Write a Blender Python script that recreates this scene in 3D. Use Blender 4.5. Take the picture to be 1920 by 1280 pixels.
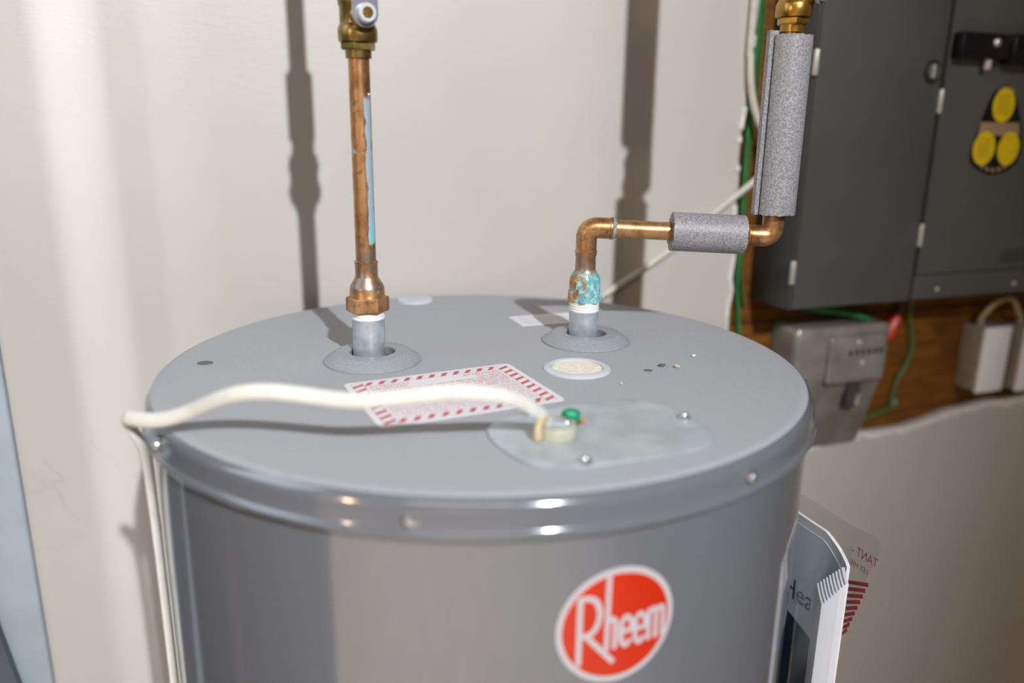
import bpy, bmesh, math, random
from math import sin, cos, pi, radians, atan2, sqrt
from mathutils import Vector, Matrix, Euler

for o in list(bpy.data.objects):
    bpy.data.objects.remove(o)
SC = bpy.context.scene
COL = SC.collection
random.seed(7)

# ------------------------------------------------------------------ camera, world, lights, exposure
ZT = 1.22                      # top of the water heater lid
WALL_D = 0.265                 # tank axis to the face of the back wall
WROT = radians(20)
cam_d = bpy.data.cameras.new('camera')
cam = bpy.data.objects.new('camera', cam_d)
COL.objects.link(cam)
right = Vector((0.99992559, 0.00321986, 0.01176677))
up = Vector((-0.01219936, 0.26391737, 0.96446814))
fwd = Vector((0.0, 0.96453992, -0.26393701))
CAM = Vector((0.02295626, -0.63220444, 1.40720553))
m = Matrix((right, up, -fwd)).transposed().to_4x4()
m.translation = CAM
cam.matrix_world = m
cam_d.sensor_width = 36.0
cam_d.lens = 1493.0 * 36.0 / 1920.0
cam_d.clip_start = 0.02
cam_d.dof.use_dof = True
cam_d.dof.focus_distance = 0.665
cam_d.dof.aperture_fstop = 2.3
SC.camera = cam

world = bpy.data.worlds.new('world')
SC.world = world
world.use_nodes = True
world.node_tree.nodes['Background'].inputs[0].default_value = (0.75, 0.85, 1.0, 1)
world.node_tree.nodes['Background'].inputs[1].default_value = 0.15

SC.view_settings.view_transform = 'Standard'
SC.view_settings.look = 'None'
SC.view_settings.gamma = 1.0
SC.view_settings.use_curve_mapping = False
SC.view_settings.exposure = 0.0


def lamp(name, kind, loc, energy, color, radius=0.03, target=None, size=None, size_y=None):
    d = bpy.data.lights.new(name, kind)
    d.energy = energy
    d.color = color
    if kind in ('POINT', 'SPOT'):
        d.shadow_soft_size = radius
    if size:
        d.shape = 'RECTANGLE'
        d.size = size
        d.size_y = size_y or size
    o = bpy.data.objects.new(name, d)
    COL.objects.link(o)
    o.location = loc
    if target is not None:
        o.rotation_euler = (Vector(target) - Vector(loc)).to_track_quat('-Z', 'Y').to_euler()
    return o


key = lamp('reflector_lamp', 'SPOT', (0.84, -2.0, 2.7), 345, (0.90, 0.955, 1.0), 0.03, target=(-0.60, 0.0, 1.25))
key.data.spot_size = radians(69)
key.data.spot_blend = 1.0
lamp('cool_fill_light', 'AREA', (-1.25, -0.33, 1.95), 6, (0.70, 0.86, 1.0), target=(-0.3, 0.15, 1.25), size=0.9, size_y=0.9)  # bare fill for the cool tone from the left, no window behind it
lamp('ceiling_fill', 'AREA', (-0.2, -1.9, 2.86), 7, (1.0, 0.87, 0.74), target=(-0.2, -1.9, 0.0), size=1.2, size_y=0.3)  # overhead fill added to lift the shadows, no real fitting
lamp('warm_bulb', 'POINT', (-1.45, -1.95, 1.95), 30, (1.0, 0.70, 0.44), 0.05)
dl = lamp('floor_fill_spot', 'SPOT', (-0.65, -2.25, 2.85), 620, (1.0, 0.90, 0.80), 0.06, target=(-0.65, -2.25, 0.0))  # added spot, brightens the unseen floor that the jacket mirrors
dl.data.spot_size = radians(88)
dl.data.spot_blend = 0.5


sl = lamp('streak_spot', 'SPOT', (-0.8678, -0.8320, 2.0), 150, (0.92, 0.96, 1.0), 0.005, target=(-0.40, 0.13, 1.3))  # added spot, shines through the slats to streak the left wall
sl.data.spot_size = radians(38)
sl.data.spot_blend = 0.4


# ------------------------------------------------------------------ helpers
def lin(c):
    return tuple((x / 12.92 if x <= 0.04045 else ((x + 0.055) / 1.055) ** 2.4) for x in c)


def rgb(r, g, b):
    return lin((r / 255.0, g / 255.0, b / 255.0)) + (1.0,)


class NT:
    """small wrapper that wires procedural node materials"""
    def __init__(self, name):
        self.m = bpy.data.materials.new(name)
        self.m.use_nodes = True
        self.t = self.m.node_tree
        self.b = self.t.nodes['Principled BSDF']
        self._co = None

    def n(self, kind, **kw):
        nd = self.t.nodes.new(kind)
        for k, v in kw.items():
            setattr(nd, k, v)
        return nd

    def co(self):
        if self._co is None:
            self._co = self.n('ShaderNodeTexCoord')
        return self._co.outputs['Object']

    def link(self, a, b):
        self.t.links.new(a, b)

    def put(self, sock, v):
        if hasattr(v, 'is_output'):
            self.link(v, sock)
        elif v is not None:
            sock.default_value = v

    def mapping(self, scale=(1, 1, 1), loc=(0, 0, 0), rot=(0, 0, 0)):
        mp = self.n('ShaderNodeMapping')
        mp.inputs['Scale'].default_value = scale
        mp.inputs['Location'].default_value = loc
        mp.inputs['Rotation'].default_value = rot
        self.link(self.co(), mp.inputs[0])
        return mp.outputs[0]

    def noise(self, scale, detail=3.0, rough=0.55, vec=None, dist=0.0):
        nd = self.n('ShaderNodeTexNoise')
        nd.inputs['Scale'].default_value = scale
        nd.inputs['Detail'].default_value = detail
        nd.inputs['Roughness'].default_value = rough
        nd.inputs['Distortion'].default_value = dist
        self.link(vec if vec is not None else self.co(), nd.inputs['Vector'])
        return nd.outputs['Fac']

    def math(self, op, a, b=None, c=None, clamp=False):
        nd = self.n('ShaderNodeMath', operation=op, use_clamp=clamp)
        self.put(nd.inputs[0], a)
        if b is not None:
            self.put(nd.inputs[1], b)
        if c is not None:
            self.put(nd.inputs[2], c)
        return nd.outputs[0]

    def step(self, v, lo, hi):
        nd = self.n('ShaderNodeMapRange', interpolation_type='SMOOTHSTEP')
        self.put(nd.inputs['Value'], v)
        nd.inputs['From Min'].default_value = min(lo, hi)
        nd.inputs['From Max'].default_value = max(lo, hi)
        nd.inputs['To Min'].default_value = 0.0 if lo < hi else 1.0
        nd.inputs['To Max'].default_value = 1.0 if lo < hi else 0.0
        return nd.outputs['Result']

    def mix(self, f, a, b):
        nd = self.n('ShaderNodeMix', data_type='RGBA')
        self.put(nd.inputs[0], f)
        self.put(nd.inputs[6], a)
        self.put(nd.inputs[7], b)
        return nd.outputs[2]

    def xyz(self):
        s = self.n('ShaderNodeSeparateXYZ')
        self.link(self.co(), s.inputs[0])
        return s.outputs

    def bump(self, h, strength=0.2, dist=0.001):
        nd = self.n('ShaderNodeBump')
        nd.inputs['Strength'].default_value = strength
        nd.inputs['Distance'].default_value = dist
        self.link(h, nd.inputs['Height'])
        self.link(nd.outputs[0], self.b.inputs['Normal'])

    def setup(self, color=None, rough=0.5, metal=0.0, spec=0.5, coat=0.0):
        if color is not None:
            self.put(self.b.inputs['Base Color'], color)
        self.put(self.b.inputs['Roughness'], rough)
        self.put(self.b.inputs['Metallic'], metal)
        self.put(self.b.inputs['Specular IOR Level'], spec)
        if coat:
            self.b.inputs['Coat Weight'].default_value = coat
            self.b.inputs['Coat Roughness'].default_value = 0.08
        return self.m


def simple(name, color, rough=0.5, metal=0.0, spec=0.5, var=0.12, scale=60.0, bump=0.0, coat=0.0):
    k = NT(name)
    f = k.noise(scale, 4.0)
    dark = tuple(c * (1 - var) for c in color[:3]) + (1,)
    lite = tuple(min(1.0, c * (1 + var)) for c in color[:3]) + (1,)
    col = k.mix(k.step(f, 0.3, 0.7), dark, lite)
    if bump:
        k.bump(k.noise(scale * 4, 3.0), bump)
    return k.setup(col, rough, metal, spec, coat)


class MB:
    """mesh builder: collects pieces, links them as ONE mesh object"""
    def __init__(self):
        self.v, self.f, self.mi = [], [], []

    def add(self, verts, faces, M=None, mi=0):
        b = len(self.v)
        for p in verts:
            p = Vector(p)
            self.v.append(M @ p if M is not None else p)
        for f in faces:
            self.f.append(tuple(b + i for i in f))
            self.mi.append(mi)
        return self

    def bm(self, bm, M=None, mi=0):
        bm.verts.ensure_lookup_table()
        bm.verts.index_update()
        self.add([v.co.copy() for v in bm.verts], [[v.index for v in f.verts] for f in bm.faces], M, mi)
        bm.free()
        return self

    def lathe(self, prof, n=40, M=None, c=(0, 0), mi=0, close=True):
        vs, fs, rings = [], [], []
        for r, z in prof:
            if r < 1e-6:
                rings.append([len(vs)])
                vs.append((c[0], c[1], z))
            else:
                rings.append(list(range(len(vs), len(vs) + n)))
                vs += [(c[0] + r * cos(2 * pi * i / n), c[1] + r * sin(2 * pi * i / n), z) for i in range(n)]
        for a, b in zip(rings, rings[1:]):
            for i in range(n):
                j = (i + 1) % n
                if len(a) == 1 and len(b) == 1:
                    continue
                if len(a) == 1:
                    fs.append((a[0], b[j], b[i]))
                elif len(b) == 1:
                    fs.append((a[i], a[j], b[0]))
                else:
                    fs.append((a[i], a[j], b[j], b[i]))
        return self.add(vs, fs, M, mi)

    def tube(self, pts, rx, ry=None, n=12, M=None, upv=(0, 0, 1), cap=True, radii=None, mi=0):
        ry = ry or rx
        P = [Vector(p) for p in pts]
        vs, fs = [], []
        prev = None
        for i, p in enumerate(P):
            t = (P[min(i + 1, len(P) - 1)] - P[max(i - 1, 0)]).normalized()
            if prev is None:
                u = Vector(upv)
                if abs(u.dot(t)) > 0.95:
                    u = Vector((1, 0, 0)) if abs(t.x) < 0.9 else Vector((0, 1, 0))
            else:
                u = prev
            u = (u - t * u.dot(t)).normalized()
            prev = u
            s = t.cross(u)
            k = radii[i] if radii else 1.0
            for a in range(n):
                w = 2 * pi * a / n
                vs.append(p + s * (cos(w) * rx * k) + u * (sin(w) * ry * k))
        for i in range(len(P) - 1):
            for a in range(n):
                b = (a + 1) % n
                fs.append((i * n + a, i * n + b, i * n + n + b, i * n + n + a))
        if cap:
            fs.append(tuple(range(n - 1, -1, -1)))
            fs.append(tuple((len(P) - 1) * n + a for a in range(n)))
        return self.add(vs, fs, M, mi)

    def box(self, lo, hi, bev=0.0, seg=2, M=None, mi=0):
        b = bmesh.new()
        bmesh.ops.create_cube(b, size=1.0)
        for v in b.verts:
            v.co = Vector([lo[i] + (v.co[i] + 0.5) * (hi[i] - lo[i]) for i in range(3)])
        if bev:
            bmesh.ops.bevel(b, geom=b.edges[:], offset=bev, segments=seg, profile=0.5, affect='EDGES')
        return self.bm(b, M, mi)

    def prism(self, poly, z0, z1, M=None, mi=0):
        n = len(poly)
        vs = [(x, y, z0) for x, y in poly] + [(x, y, z1) for x, y in poly]
        fs = [tuple(range(n - 1, -1, -1)), tuple(range(n, 2 * n))]
        fs += [(i, (i + 1) % n, n + (i + 1) % n, n + i) for i in range(n)]
        return self.add(vs, fs, M, mi)

    def dome(self, r, h, M=None, n=16, k=5, mi=0):
        pr = [(r * cos(pi / 2 * i / k), h * sin(pi / 2 * i / k)) for i in range(k)] + [(0, h)]
        return self.lathe([(0, 0)] + pr, n, M, mi=mi)

    def build(self, name, mat, parent=None, smooth=True, angle=35, loc=None):
        me = bpy.data.meshes.new(name)
        me.from_pydata([tuple(v) for v in self.v], [], self.f)
        b = bmesh.new()
        b.from_mesh(me)
        bmesh.ops.recalc_face_normals(b, faces=b.faces[:])
        b.to_mesh(me)
        b.free()
        mats = mat if isinstance(mat, (list, tuple)) else [mat]
        for mm in mats:
            me.materials.append(mm)
        if len(mats) > 1:
            for p, i in zip(me.polygons, self.mi):
                p.material_index = i
        if smooth:
            me.shade_smooth()
            me.set_sharp_from_angle(angle=radians(angle))
        o = bpy.data.objects.new(name, me)
        COL.objects.link(o)
        if parent is not None:
            o.parent = parent
        if loc:
            o.location = loc
        return o


def thing(name, label, cat, loc=(0, 0, 0), rz=0.0, group=None):
    o = bpy.data.objects.new(name, None)
    o.empty_display_size = 0.05
    COL.objects.link(o)
    o.location = loc
    o.rotation_euler = (0, 0, rz)
    return tag(o, label, cat, group)


def tag(o, label, cat, group=None):
    o['label'] = label
    o['category'] = cat
    if group:
        o['group'] = group
    return o


def structure(o):
    o['kind'] = 'structure'
    return o


def stuff(o):
    o['kind'] = 'stuff'
    return o


def spline(pts, k=6):
    """Catmull-Rom through the points"""
    P = [Vector(p) for p in pts]
    out = []
    for i in range(len(P) - 1):
        a, b, c, d = P[max(i - 1, 0)], P[i], P[i + 1], P[min(i + 2, len(P) - 1)]
        for j in range(k):
            t = j / k
            out.append(0.5 * ((2 * b) + (c - a) * t + (2 * a - 5 * b + 4 * c - d) * t * t + (3 * b - a - 3 * c + d) * t ** 3))
    out.append(P[-1])
    return out


def text_bm(body, size, align='LEFT', space=1.0):
    cu = bpy.data.curves.new('text', 'FONT')
    cu.body = body
    cu.size = size
    cu.align_x = align
    cu.space_character = space
    cu.resolution_u = 2
    o = bpy.data.objects.new('text', cu)
    COL.objects.link(o)
    dg = bpy.context.evaluated_depsgraph_get()
    me = bpy.data.meshes.new_from_object(o.evaluated_get(dg))
    b = bmesh.new()
    b.from_mesh(me)
    bpy.data.objects.remove(o)
    bpy.data.curves.remove(cu)
    bpy.data.meshes.remove(me)
    return b


def wall_at(s, off, z):
    """wall coordinates (along, out from the face, height) to world"""
    u = Vector((cos(WROT), sin(WROT), 0))
    n = Vector((sin(WROT), -cos(WROT), 0))
    return u * s - n * (WALL_D - off) + Vector((0, 0, z))


def wall_thing(name, label, cat, s, z, off=0.0, group=None):
    return thing(name, label, cat, wall_at(s, off, z), WROT, group)


# ------------------------------------------------------------------ materials
def paint_wall():
    k = NT('wall_paint')
    n1 = k.noise(2.2, 4.0)
    base = k.mix(k.step(n1, 0.3, 0.75), rgb(194, 186, 178), rgb(202, 195, 188))
    # hairline cracks in the paint, only here and there
    w = k.n('ShaderNodeVectorMath', operation='ADD')
    k.link(k.co(), w.inputs[0])
    nz = k.n('ShaderNodeTexNoise')
    nz.inputs['Scale'].default_value = 9.0
    nz.inputs['Detail'].default_value = 5.0
    k.link(k.co(), nz.inputs['Vector'])
    sc = k.n('ShaderNodeVectorMath', operation='SCALE')
    k.link(nz.outputs['Color'], sc.inputs[0])
    sc.inputs[3].default_value = 0.10
    k.link(sc.outputs[0], w.inputs[1])
    vo = k.n('ShaderNodeTexVoronoi', feature='DISTANCE_TO_EDGE')
    vo.inputs['Scale'].default_value = 5.5
    k.link(w.outputs[0], vo.inputs['Vector'])
    line = k.step(vo.outputs['Distance'], 0.006, 0.0)
    mask = k.step(k.noise(4.0, 3.0), 0.54, 0.68)
    col = k.mix(k.math('MULTIPLY', k.math('MULTIPLY', line, mask), 0.17), base, rgb(140, 132, 122))
    sp = k.math('MULTIPLY', k.step(k.noise(140.0, 2.0), 0.72, 0.80), 0.25)
    col = k.mix(sp, col, rgb(225, 220, 214))
    hb = k.math('ADD', k.math('MULTIPLY', k.noise(55.0, 5.0, 0.6, k.mapping((1, 1, 3.0))), 0.7), k.math('MULTIPLY', k.noise(6.0, 2.0), 0.7))
    k.bump(hb, 0.13, 0.003)
    return k.setup(col, 0.42, 0, 0.45)


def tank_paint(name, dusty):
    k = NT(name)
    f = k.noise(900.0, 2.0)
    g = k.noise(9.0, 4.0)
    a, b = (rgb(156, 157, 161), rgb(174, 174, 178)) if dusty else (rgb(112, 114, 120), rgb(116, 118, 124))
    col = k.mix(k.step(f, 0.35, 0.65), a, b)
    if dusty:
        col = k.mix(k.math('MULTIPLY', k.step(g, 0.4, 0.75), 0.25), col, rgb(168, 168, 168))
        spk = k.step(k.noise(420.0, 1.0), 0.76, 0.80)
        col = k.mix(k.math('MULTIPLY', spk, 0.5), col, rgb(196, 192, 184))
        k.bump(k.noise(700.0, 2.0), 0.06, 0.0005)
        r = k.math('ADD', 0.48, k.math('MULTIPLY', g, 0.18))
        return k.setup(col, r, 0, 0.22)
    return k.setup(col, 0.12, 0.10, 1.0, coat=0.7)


def copper(name, zlo, zhi, streak=False, verdigris=0.0, ox=(0, 0), grey=None):
    """tarnished copper, coordinates relative to the pipe axis; stains keep their own shapes"""
    k = NT(name)
    n1 = k.noise(70.0, 5.0, 0.6, k.mapping((1, 1, 0.45)))
    col = k.mix(k.step(n1, 0.35, 0.62), rgb(158, 108, 66), rgb(206, 158, 110))
    n2 = k.noise(160.0, 4.0)
    col = k.mix(k.math('MULTIPLY', k.step(n2, 0.56, 0.7), 0.6), col, rgb(96, 74, 60))
    metal = 0.78
    x, y, z = k.xyz()
    stain = None
    if streak:
        ln = k.math('SQRT', k.math('ADD', k.math('MULTIPLY', x, x), k.math('MULTIPLY', y, y)))
        az = radians(-32)
        d = k.math('DIVIDE', k.math('ADD', k.math('MULTIPLY', x, cos(az)), k.math('MULTIPLY', y, sin(az))), ln)
        d = k.math('ADD', d, k.math('MULTIPLY', k.math('SUBTRACT', k.noise(70.0, 5.0), 0.5), 0.34))
        st = k.math('MULTIPLY', k.step(d, 0.885, 0.91), k.math('MULTIPLY', k.step(k.math('ADD', z, k.math('MULTIPLY', k.math('SUBTRACT', k.noise(130.0, 3.0), 0.5), 0.016)), 0.1125, 0.1165), k.step(z, 0.2265, 0.222)))
        stc = k.mix(k.step(z, 0.150, 0.118), rgb(150, 166, 176), rgb(128, 182, 190))
        col = k.mix(st, col, stc)
        # few stray spots
        sp = k.math('MULTIPLY', k.step(k.noise(85.0, 2.0), 0.70, 0.74), k.step(z, 0.24, 0.16))
        col = k.mix(sp, col, rgb(124, 176, 186))
        stain = k.math('MAXIMUM', st, sp)
    if verdigris:
        vn = k.noise(95.0, 5.0, 0.65)
        side = k.math('ADD', vn, k.math('MULTIPLY', x, 11.0))
        vm = k.math('MULTIPLY', k.step(side, 0.60 - verdigris, 0.66 - verdigris), k.math('MULTIPLY', k.step(z, zlo, zlo + 0.002), k.step(z, zhi, zhi - 0.008)))
        vc = k.mix(k.step(k.noise(220.0, 3.0), 0.4, 0.65), rgb(92, 160, 166), rgb(158, 204, 204))
        col = k.mix(vm, col, vc)
        stain = vm if stain is None else k.math('MAXIMUM', stain, vm)
    if grey:
        gm = k.math('MULTIPLY', k.math('MULTIPLY', k.step(z, grey[0], grey[0] + 0.004), k.step(z, grey[1], grey[1] - 0.006)), k.step(k.noise(120.0, 4.0), 0.36, 0.56))
        col = k.mix(k.math('MULTIPLY', gm, 0.85), col, rgb(150, 142, 134))
    k.bump(k.noise(200.0, 4.0), 0.12, 0.0006)
    rough = k.math('ADD', 0.26, k.math('MULTIPLY', n2, 0.22))
    if stain is not None:
        rough = k.math('MAXIMUM', rough, k.math('MULTIPLY', stain, 0.75))
        met = k.math('MULTIPLY', k.math('SUBTRACT', 1.0, stain), metal)
    else:
        met = metal
    return k.setup(col, rough, met)


def foam():
    k = NT('grey_pipe_foam')
    v = k.noise(620.0, 3.0, 0.7)
    col = k.mix(k.step(v, 0.36, 0.64), rgb(118, 116, 119), rgb(160, 158, 162))
    col = k.mix(k.math('MULTIPLY', k.step(k.noise(30.0, 3.0), 0.5, 0.8), 0.35), col, rgb(122, 112, 106))
    k.bump(k.noise(800.0, 3.0), 0.4, 0.0006)
    return k.setup(col, 0.48, 0.0, 0.6)


def wood():
    k = NT('plywood_sheathing')
    g = k.noise(14.0, 5.0, 0.6, k.mapping((1.0, 1.0, 9.0)), 0.6)
    col = k.mix(k.step(g, 0.3, 0.7), rgb(92, 54, 10), rgb(128, 80, 20))
    col = k.mix(k.step(k.noise(5.0, 3.0), 0.58, 0.75), col, rgb(78, 44, 10))
    k.bump(g, 0.25, 0.002)
    return k.setup(col, 0.6, 0, 0.3)


def clear_film():
    k = NT('clear_plastic_film')
    out = k.t.nodes['Material Output']
    tr = k.n('ShaderNodeBsdfTransparent')
    tr.inputs[0].default_value = (0.94, 0.95, 0.96, 1)
    gl = k.n('ShaderNodeBsdfGlossy')
    gl.inputs['Roughness'].default_value = 0.10
    df = k.n('ShaderNodeBsdfDiffuse')
    df.inputs[0].default_value = (0.8, 0.8, 0.82, 1)
    lw = k.n('ShaderNodeLayerWeight')
    lw.inputs[0].default_value = 0.25
    m1 = k.n('ShaderNodeMixShader')
    k.link(k.math('ADD', k.math('MULTIPLY', lw.outputs['Facing'], 0.07), 0.02), m1.inputs[0])
    k.link(tr.outputs[0], m1.inputs[1])
    k.link(gl.outputs[0], m1.inputs[2])
    m2 = k.n('ShaderNodeMixShader')
    k.link(k.math('MULTIPLY', k.step(k.noise(12.0, 3.0), 0.3, 0.8), 0.04), m2.inputs[0])
    k.link(m1.outputs[0], m2.inputs[1])
    k.link(df.outputs[0], m2.inputs[2])
    k.link(m2.outputs[0], out.inputs[0])
    return k.m


M = {}
M['wall'] = paint_wall()
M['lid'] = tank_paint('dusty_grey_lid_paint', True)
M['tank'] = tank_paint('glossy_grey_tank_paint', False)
M['foam'] = foam()
M['wood'] = wood()
M['film'] = clear_film()
M['concrete'] = simple('concrete_floor', rgb(188, 184, 178), 0.7, scale=8, var=0.15, bump=0.2)
M['plaster'] = simple('ceiling_plaster', rgb(128, 122, 116), 0.8, scale=5, var=0.05)
M['room'] = simple('room_wall_paint', rgb(132, 124, 114), 0.6, scale=4, var=0.05)
M['darkslab'] = simple('dark_slab_paint', rgb(48, 52, 62), 0.5, scale=6, var=0.1)
M['board'] = simple('pale_blue_grey_board', rgb(168, 178, 186), 0.55, scale=18, var=0.06, bump=0.08)
M['darkplank'] = simple('dark_grey_plank', rgb(84, 88, 98), 0.5, scale=20, var=0.1)
M['torn'] = simple('torn_gypsum_paper', rgb(226, 220, 212), 0.9, scale=120, var=0.1, bump=0.4)
M['galv'] = simple('galvanised_steel', rgb(186, 194, 198), 0.42, 0.35, scale=45, var=0.12, bump=0.05)
M['nipple'] = simple('zinc_nipple', rgb(186, 193, 202), 0.32, 0.5, scale=90, var=0.18, bump=0.05)
M['chrome'] = simple('chrome_plate', rgb(196, 194, 204), 0.2, 0.7, var=0.03)
M['screwm'] = simple('zinc_screw', rgb(196, 198, 204), 0.2, 0.85, var=0.05)
M['tape'] = simple('white_thread_tape', rgb(232, 230, 226), 0.5, scale=150, var=0.06, bump=0.15)
M['brass'] = simple('dull_brass', rgb(150, 128, 76), 0.30, 0.9, scale=140, var=0.22, bump=0.06)
M['brass2'] = simple('yellow_brass', rgb(178, 140, 66), 0.28, 0.9, scale=140, var=0.2, bump=0.06)
M['collar'] = simple('grey_plastic_collar', rgb(148, 150, 155), 0.45, scale=500, var=0.08, bump=0.05)
M['hole'] = simple('painted_cavity_shade', rgb(34, 32, 30), 0.9)
M['pvc'] = simple('white_cable_jacket', rgb(222, 219, 210), 0.42, scale=90, var=0.05)
M['tan'] = simple('tan_cable_edge', rgb(200, 178, 140), 0.5, scale=90, var=0.08)
M['coax'] = simple('grey_white_cable_jacket', rgb(205, 198, 184), 0.5, scale=80, var=0.06)
M['cap'] = simple('translucent_white_plastic', rgb(196, 198, 204), 0.35, scale=60, var=0.04)
M['cream'] = simple('cream_foam', rgb(232, 224, 206), 0.8, scale=260, var=0.10, bump=0.3)
M['white'] = simple('white_paper', rgb(232, 230, 234), 0.6, scale=30, var=0.03)
M['sticker'] = simple('white_vinyl_label', rgb(226, 222, 226), 0.4, scale=30, var=0.02)
M['red'] = simple('red_label_ink', rgb(190, 70, 76), 0.45, scale=100, var=0.05)
M['pink'] = simple('pale_red_label_ink', rgb(202, 122, 130), 0.5, scale=100, var=0.05)
M['badge_red'] = simple('orange_red_badge', rgb(196, 44, 12), 0.25, scale=40, var=0.03, coat=0.3)
M['badge_white'] = simple('white_badge_vinyl', rgb(192, 188, 192), 0.3, scale=40, var=0.03)
M['panel'] = simple('dark_grey_panel_enamel', rgb(78, 77, 75), 0.45, scale=7, var=0.08, spec=0.4)
M['panel_side'] = simple('dark_panel_side', rgb(66, 66, 67), 0.45, scale=9, var=0.1, spec=0.4)
M['gap'] = simple('dark_gap', rgb(30, 28, 26), 0.8)
M['black'] = simple('black_gloss_plastic', rgb(18, 18, 20), 0.25)
M['hinge'] = simple('pale_hinge_metal', rgb(196, 192, 180), 0.4, 0.4, var=0.05)
M['yellow'] = simple('yellow_print', rgb(214, 182, 12), 0.5, scale=200, var=0.08)
M['yink'] = simple('dark_yellow_ink', rgb(140, 112, 20), 0.5)
M['tanprint'] = simple('tan_print', rgb(150, 124, 92), 0.5, scale=200, var=0.12)
M['jbox'] = simple('aged_grey_box_enamel', rgb(146, 140, 132), 0.26, 0.25, scale=26, var=0.2, bump=0.05)
M['jdark'] = simple('dark_embossing', rgb(66, 62, 60), 0.5)
M['greenwire'] = simple('green_wire', rgb(46, 120, 62), 0.4, scale=60, var=0.15)
M['olivewire'] = simple('olive_green_wire', rgb(74, 92, 36), 0.5, scale=60, var=0.15)
M['redplastic'] = simple('red_plastic', rgb(200, 44, 14), 0.4)
M['greyplastic'] = simple('grey_adapter_plastic', rgb(142, 132, 122), 0.55, scale=60, var=0.15)
M['beigecord'] = simple('beige_cord', rgb(176, 158, 122), 0.5)
M['greenscrew'] = simple('green_screw_enamel', rgb(28, 156, 112), 0.22, 0.3, var=0.1, scale=200)
M['rawcopper'] = simple('bare_copper_wire', rgb(150, 92, 52), 0.4, 0.7, var=0.2, scale=200)
M['conn'] = simple('cream_connector_plastic', rgb(178, 176, 156), 0.45, scale=90, var=0.08)
M['bluecover'] = simple('pale_blue_cover', rgb(212, 224, 234), 0.4, scale=25, var=0.06)
M['navycover'] = simple('navy_cover_print', rgb(54, 66, 84), 0.4, scale=25, var=0.15)
M['ink'] = simple('dark_blue_ink', rgb(62, 74, 94), 0.5)
M['crumb'] = simple('pale_grit', rgb(206, 196, 168), 0.9, scale=300, var=0.2)
M['crumb2'] = simple('dark_grit', rgb(92, 88, 80), 0.9, scale=300, var=0.3)
M['flake'] = simple('olive_flake', rgb(104, 104, 92), 0.8, scale=200, var=0.2)

# ------------------------------------------------------------------ the room
S0, S1 = -2.7, 2.2            # extent along the back wall
OFFR, ZC = 3.1, 2.9            # depth of the room, ceiling height


def wstruct(name, mb, mat, parent=None, smooth=False):
    o = mb.build(name, mat, parent, smooth)
    if parent is None:
        o.location = wall_at(0, 0, 0)
        o.rotation_euler = (0, 0, WROT)
        structure(o)
    return o


# local wall frame: x along, y into the wall, z up
random.seed(3)
left_edge = [(0.4330, 1.90), (0.4330, 1.70), (0.4318, 1.60), (0.4312, 1.553), (0.428, 1.50), (0.4225, 1.462), (0.4245, 1.43), (0.4205, 1.395), (0.4207, 1.366),
             (0.4236, 1.34), (0.4222, 1.31), (0.4254, 1.2655), (0.4262, 1.24), (0.4240, 1.2166), (0.4275, 1.20), (0.4238, 1.1738), (0.4250, 1.12), (0.4225, 1.06), (0.43, 0.99)]
bot_edge = [(0.46, 0.962), (0.52, 0.968), (0.58, 0.960), (0.63, 0.968), (0.6528, 0.9703), (0.70, 0.9660), (0.7654, 0.9667), (0.81, 0.975), (0.8479, 0.9833),
            (0.89, 0.986), (0.9245, 0.9907), (0.97, 0.988), (1.0058, 0.991), (1.10, 0.986), (1.25, 0.99)]
outline = [(S0, 0.0), (S0, ZC), (0.433, ZC)] + left_edge + bot_edge + [(1.25, ZC), (S1, ZC), (S1, 0.0)]
mb = MB()
b = bmesh.new()
n = len(outline)
fr = [b.verts.new((x, 0.0, z)) for x, z in outline]
bk = [b.verts.new((x, 0.014, z)) for x, z in outline]
ef = [b.edges.new((fr[i], fr[(i + 1) % n])) for i in range(n)]
bmesh.ops.triangle_fill(b, edges=ef, use_beauty=True)
for i in range(n):
    b.faces.new((fr[i], fr[(i + 1) % n], bk[(i + 1) % n], bk[i]))
mb.bm(b)
wall_back = wstruct('wall_back', mb, M['wall'])
# plywood behind the cut-out, three courses with open joints
for z0, z1 in ((0.0, 1.147), (1.150, 2.2), (2.203, ZC)):
    MB().box((S0, 0.0145, z0), (S1, 0.032, z1)).build('sheathing_board', M['wood'], wall_back, False)
# torn paper edge of the drywall
mb = MB()
for seq, w in ((left_edge, 0.006), (bot_edge, 0.011)):
    fine = []
    for (xa, za), (xb, zb) in zip(seq, seq[1:]):
        for j in range(4):
            t = j / 4
            fine.append((xa + (xb - xa) * t, za + (zb - za) * t))
    for (xa, za), (xb, zb) in zip(fine, fine[1:]):
        w1 = w * random.uniform(0.5, 1.15)
        if seq is left_edge:
            if za > 1.30 and random.random() < 0.90 or 1.22 < za < 1.30 and random.random() < 0.3:
                continue
            q = [(xa - w1, za), (xb - w1 * 0.9, zb), (xb + 0.001, zb), (xa + 0.001, za)]
        else:
            q = [(xa, za - w1), (xb, zb - w1 * 0.95), (xb, zb + 0.001), (xa, za + 0.001)]
        mb.prism([(p[0], -p[1]) for p in q], -0.0018, 0.006, Matrix.Rotation(-pi / 2, 4, 'X'))
stuff(mb.build('torn_edge', M['torn'], wall_back, False))

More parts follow.
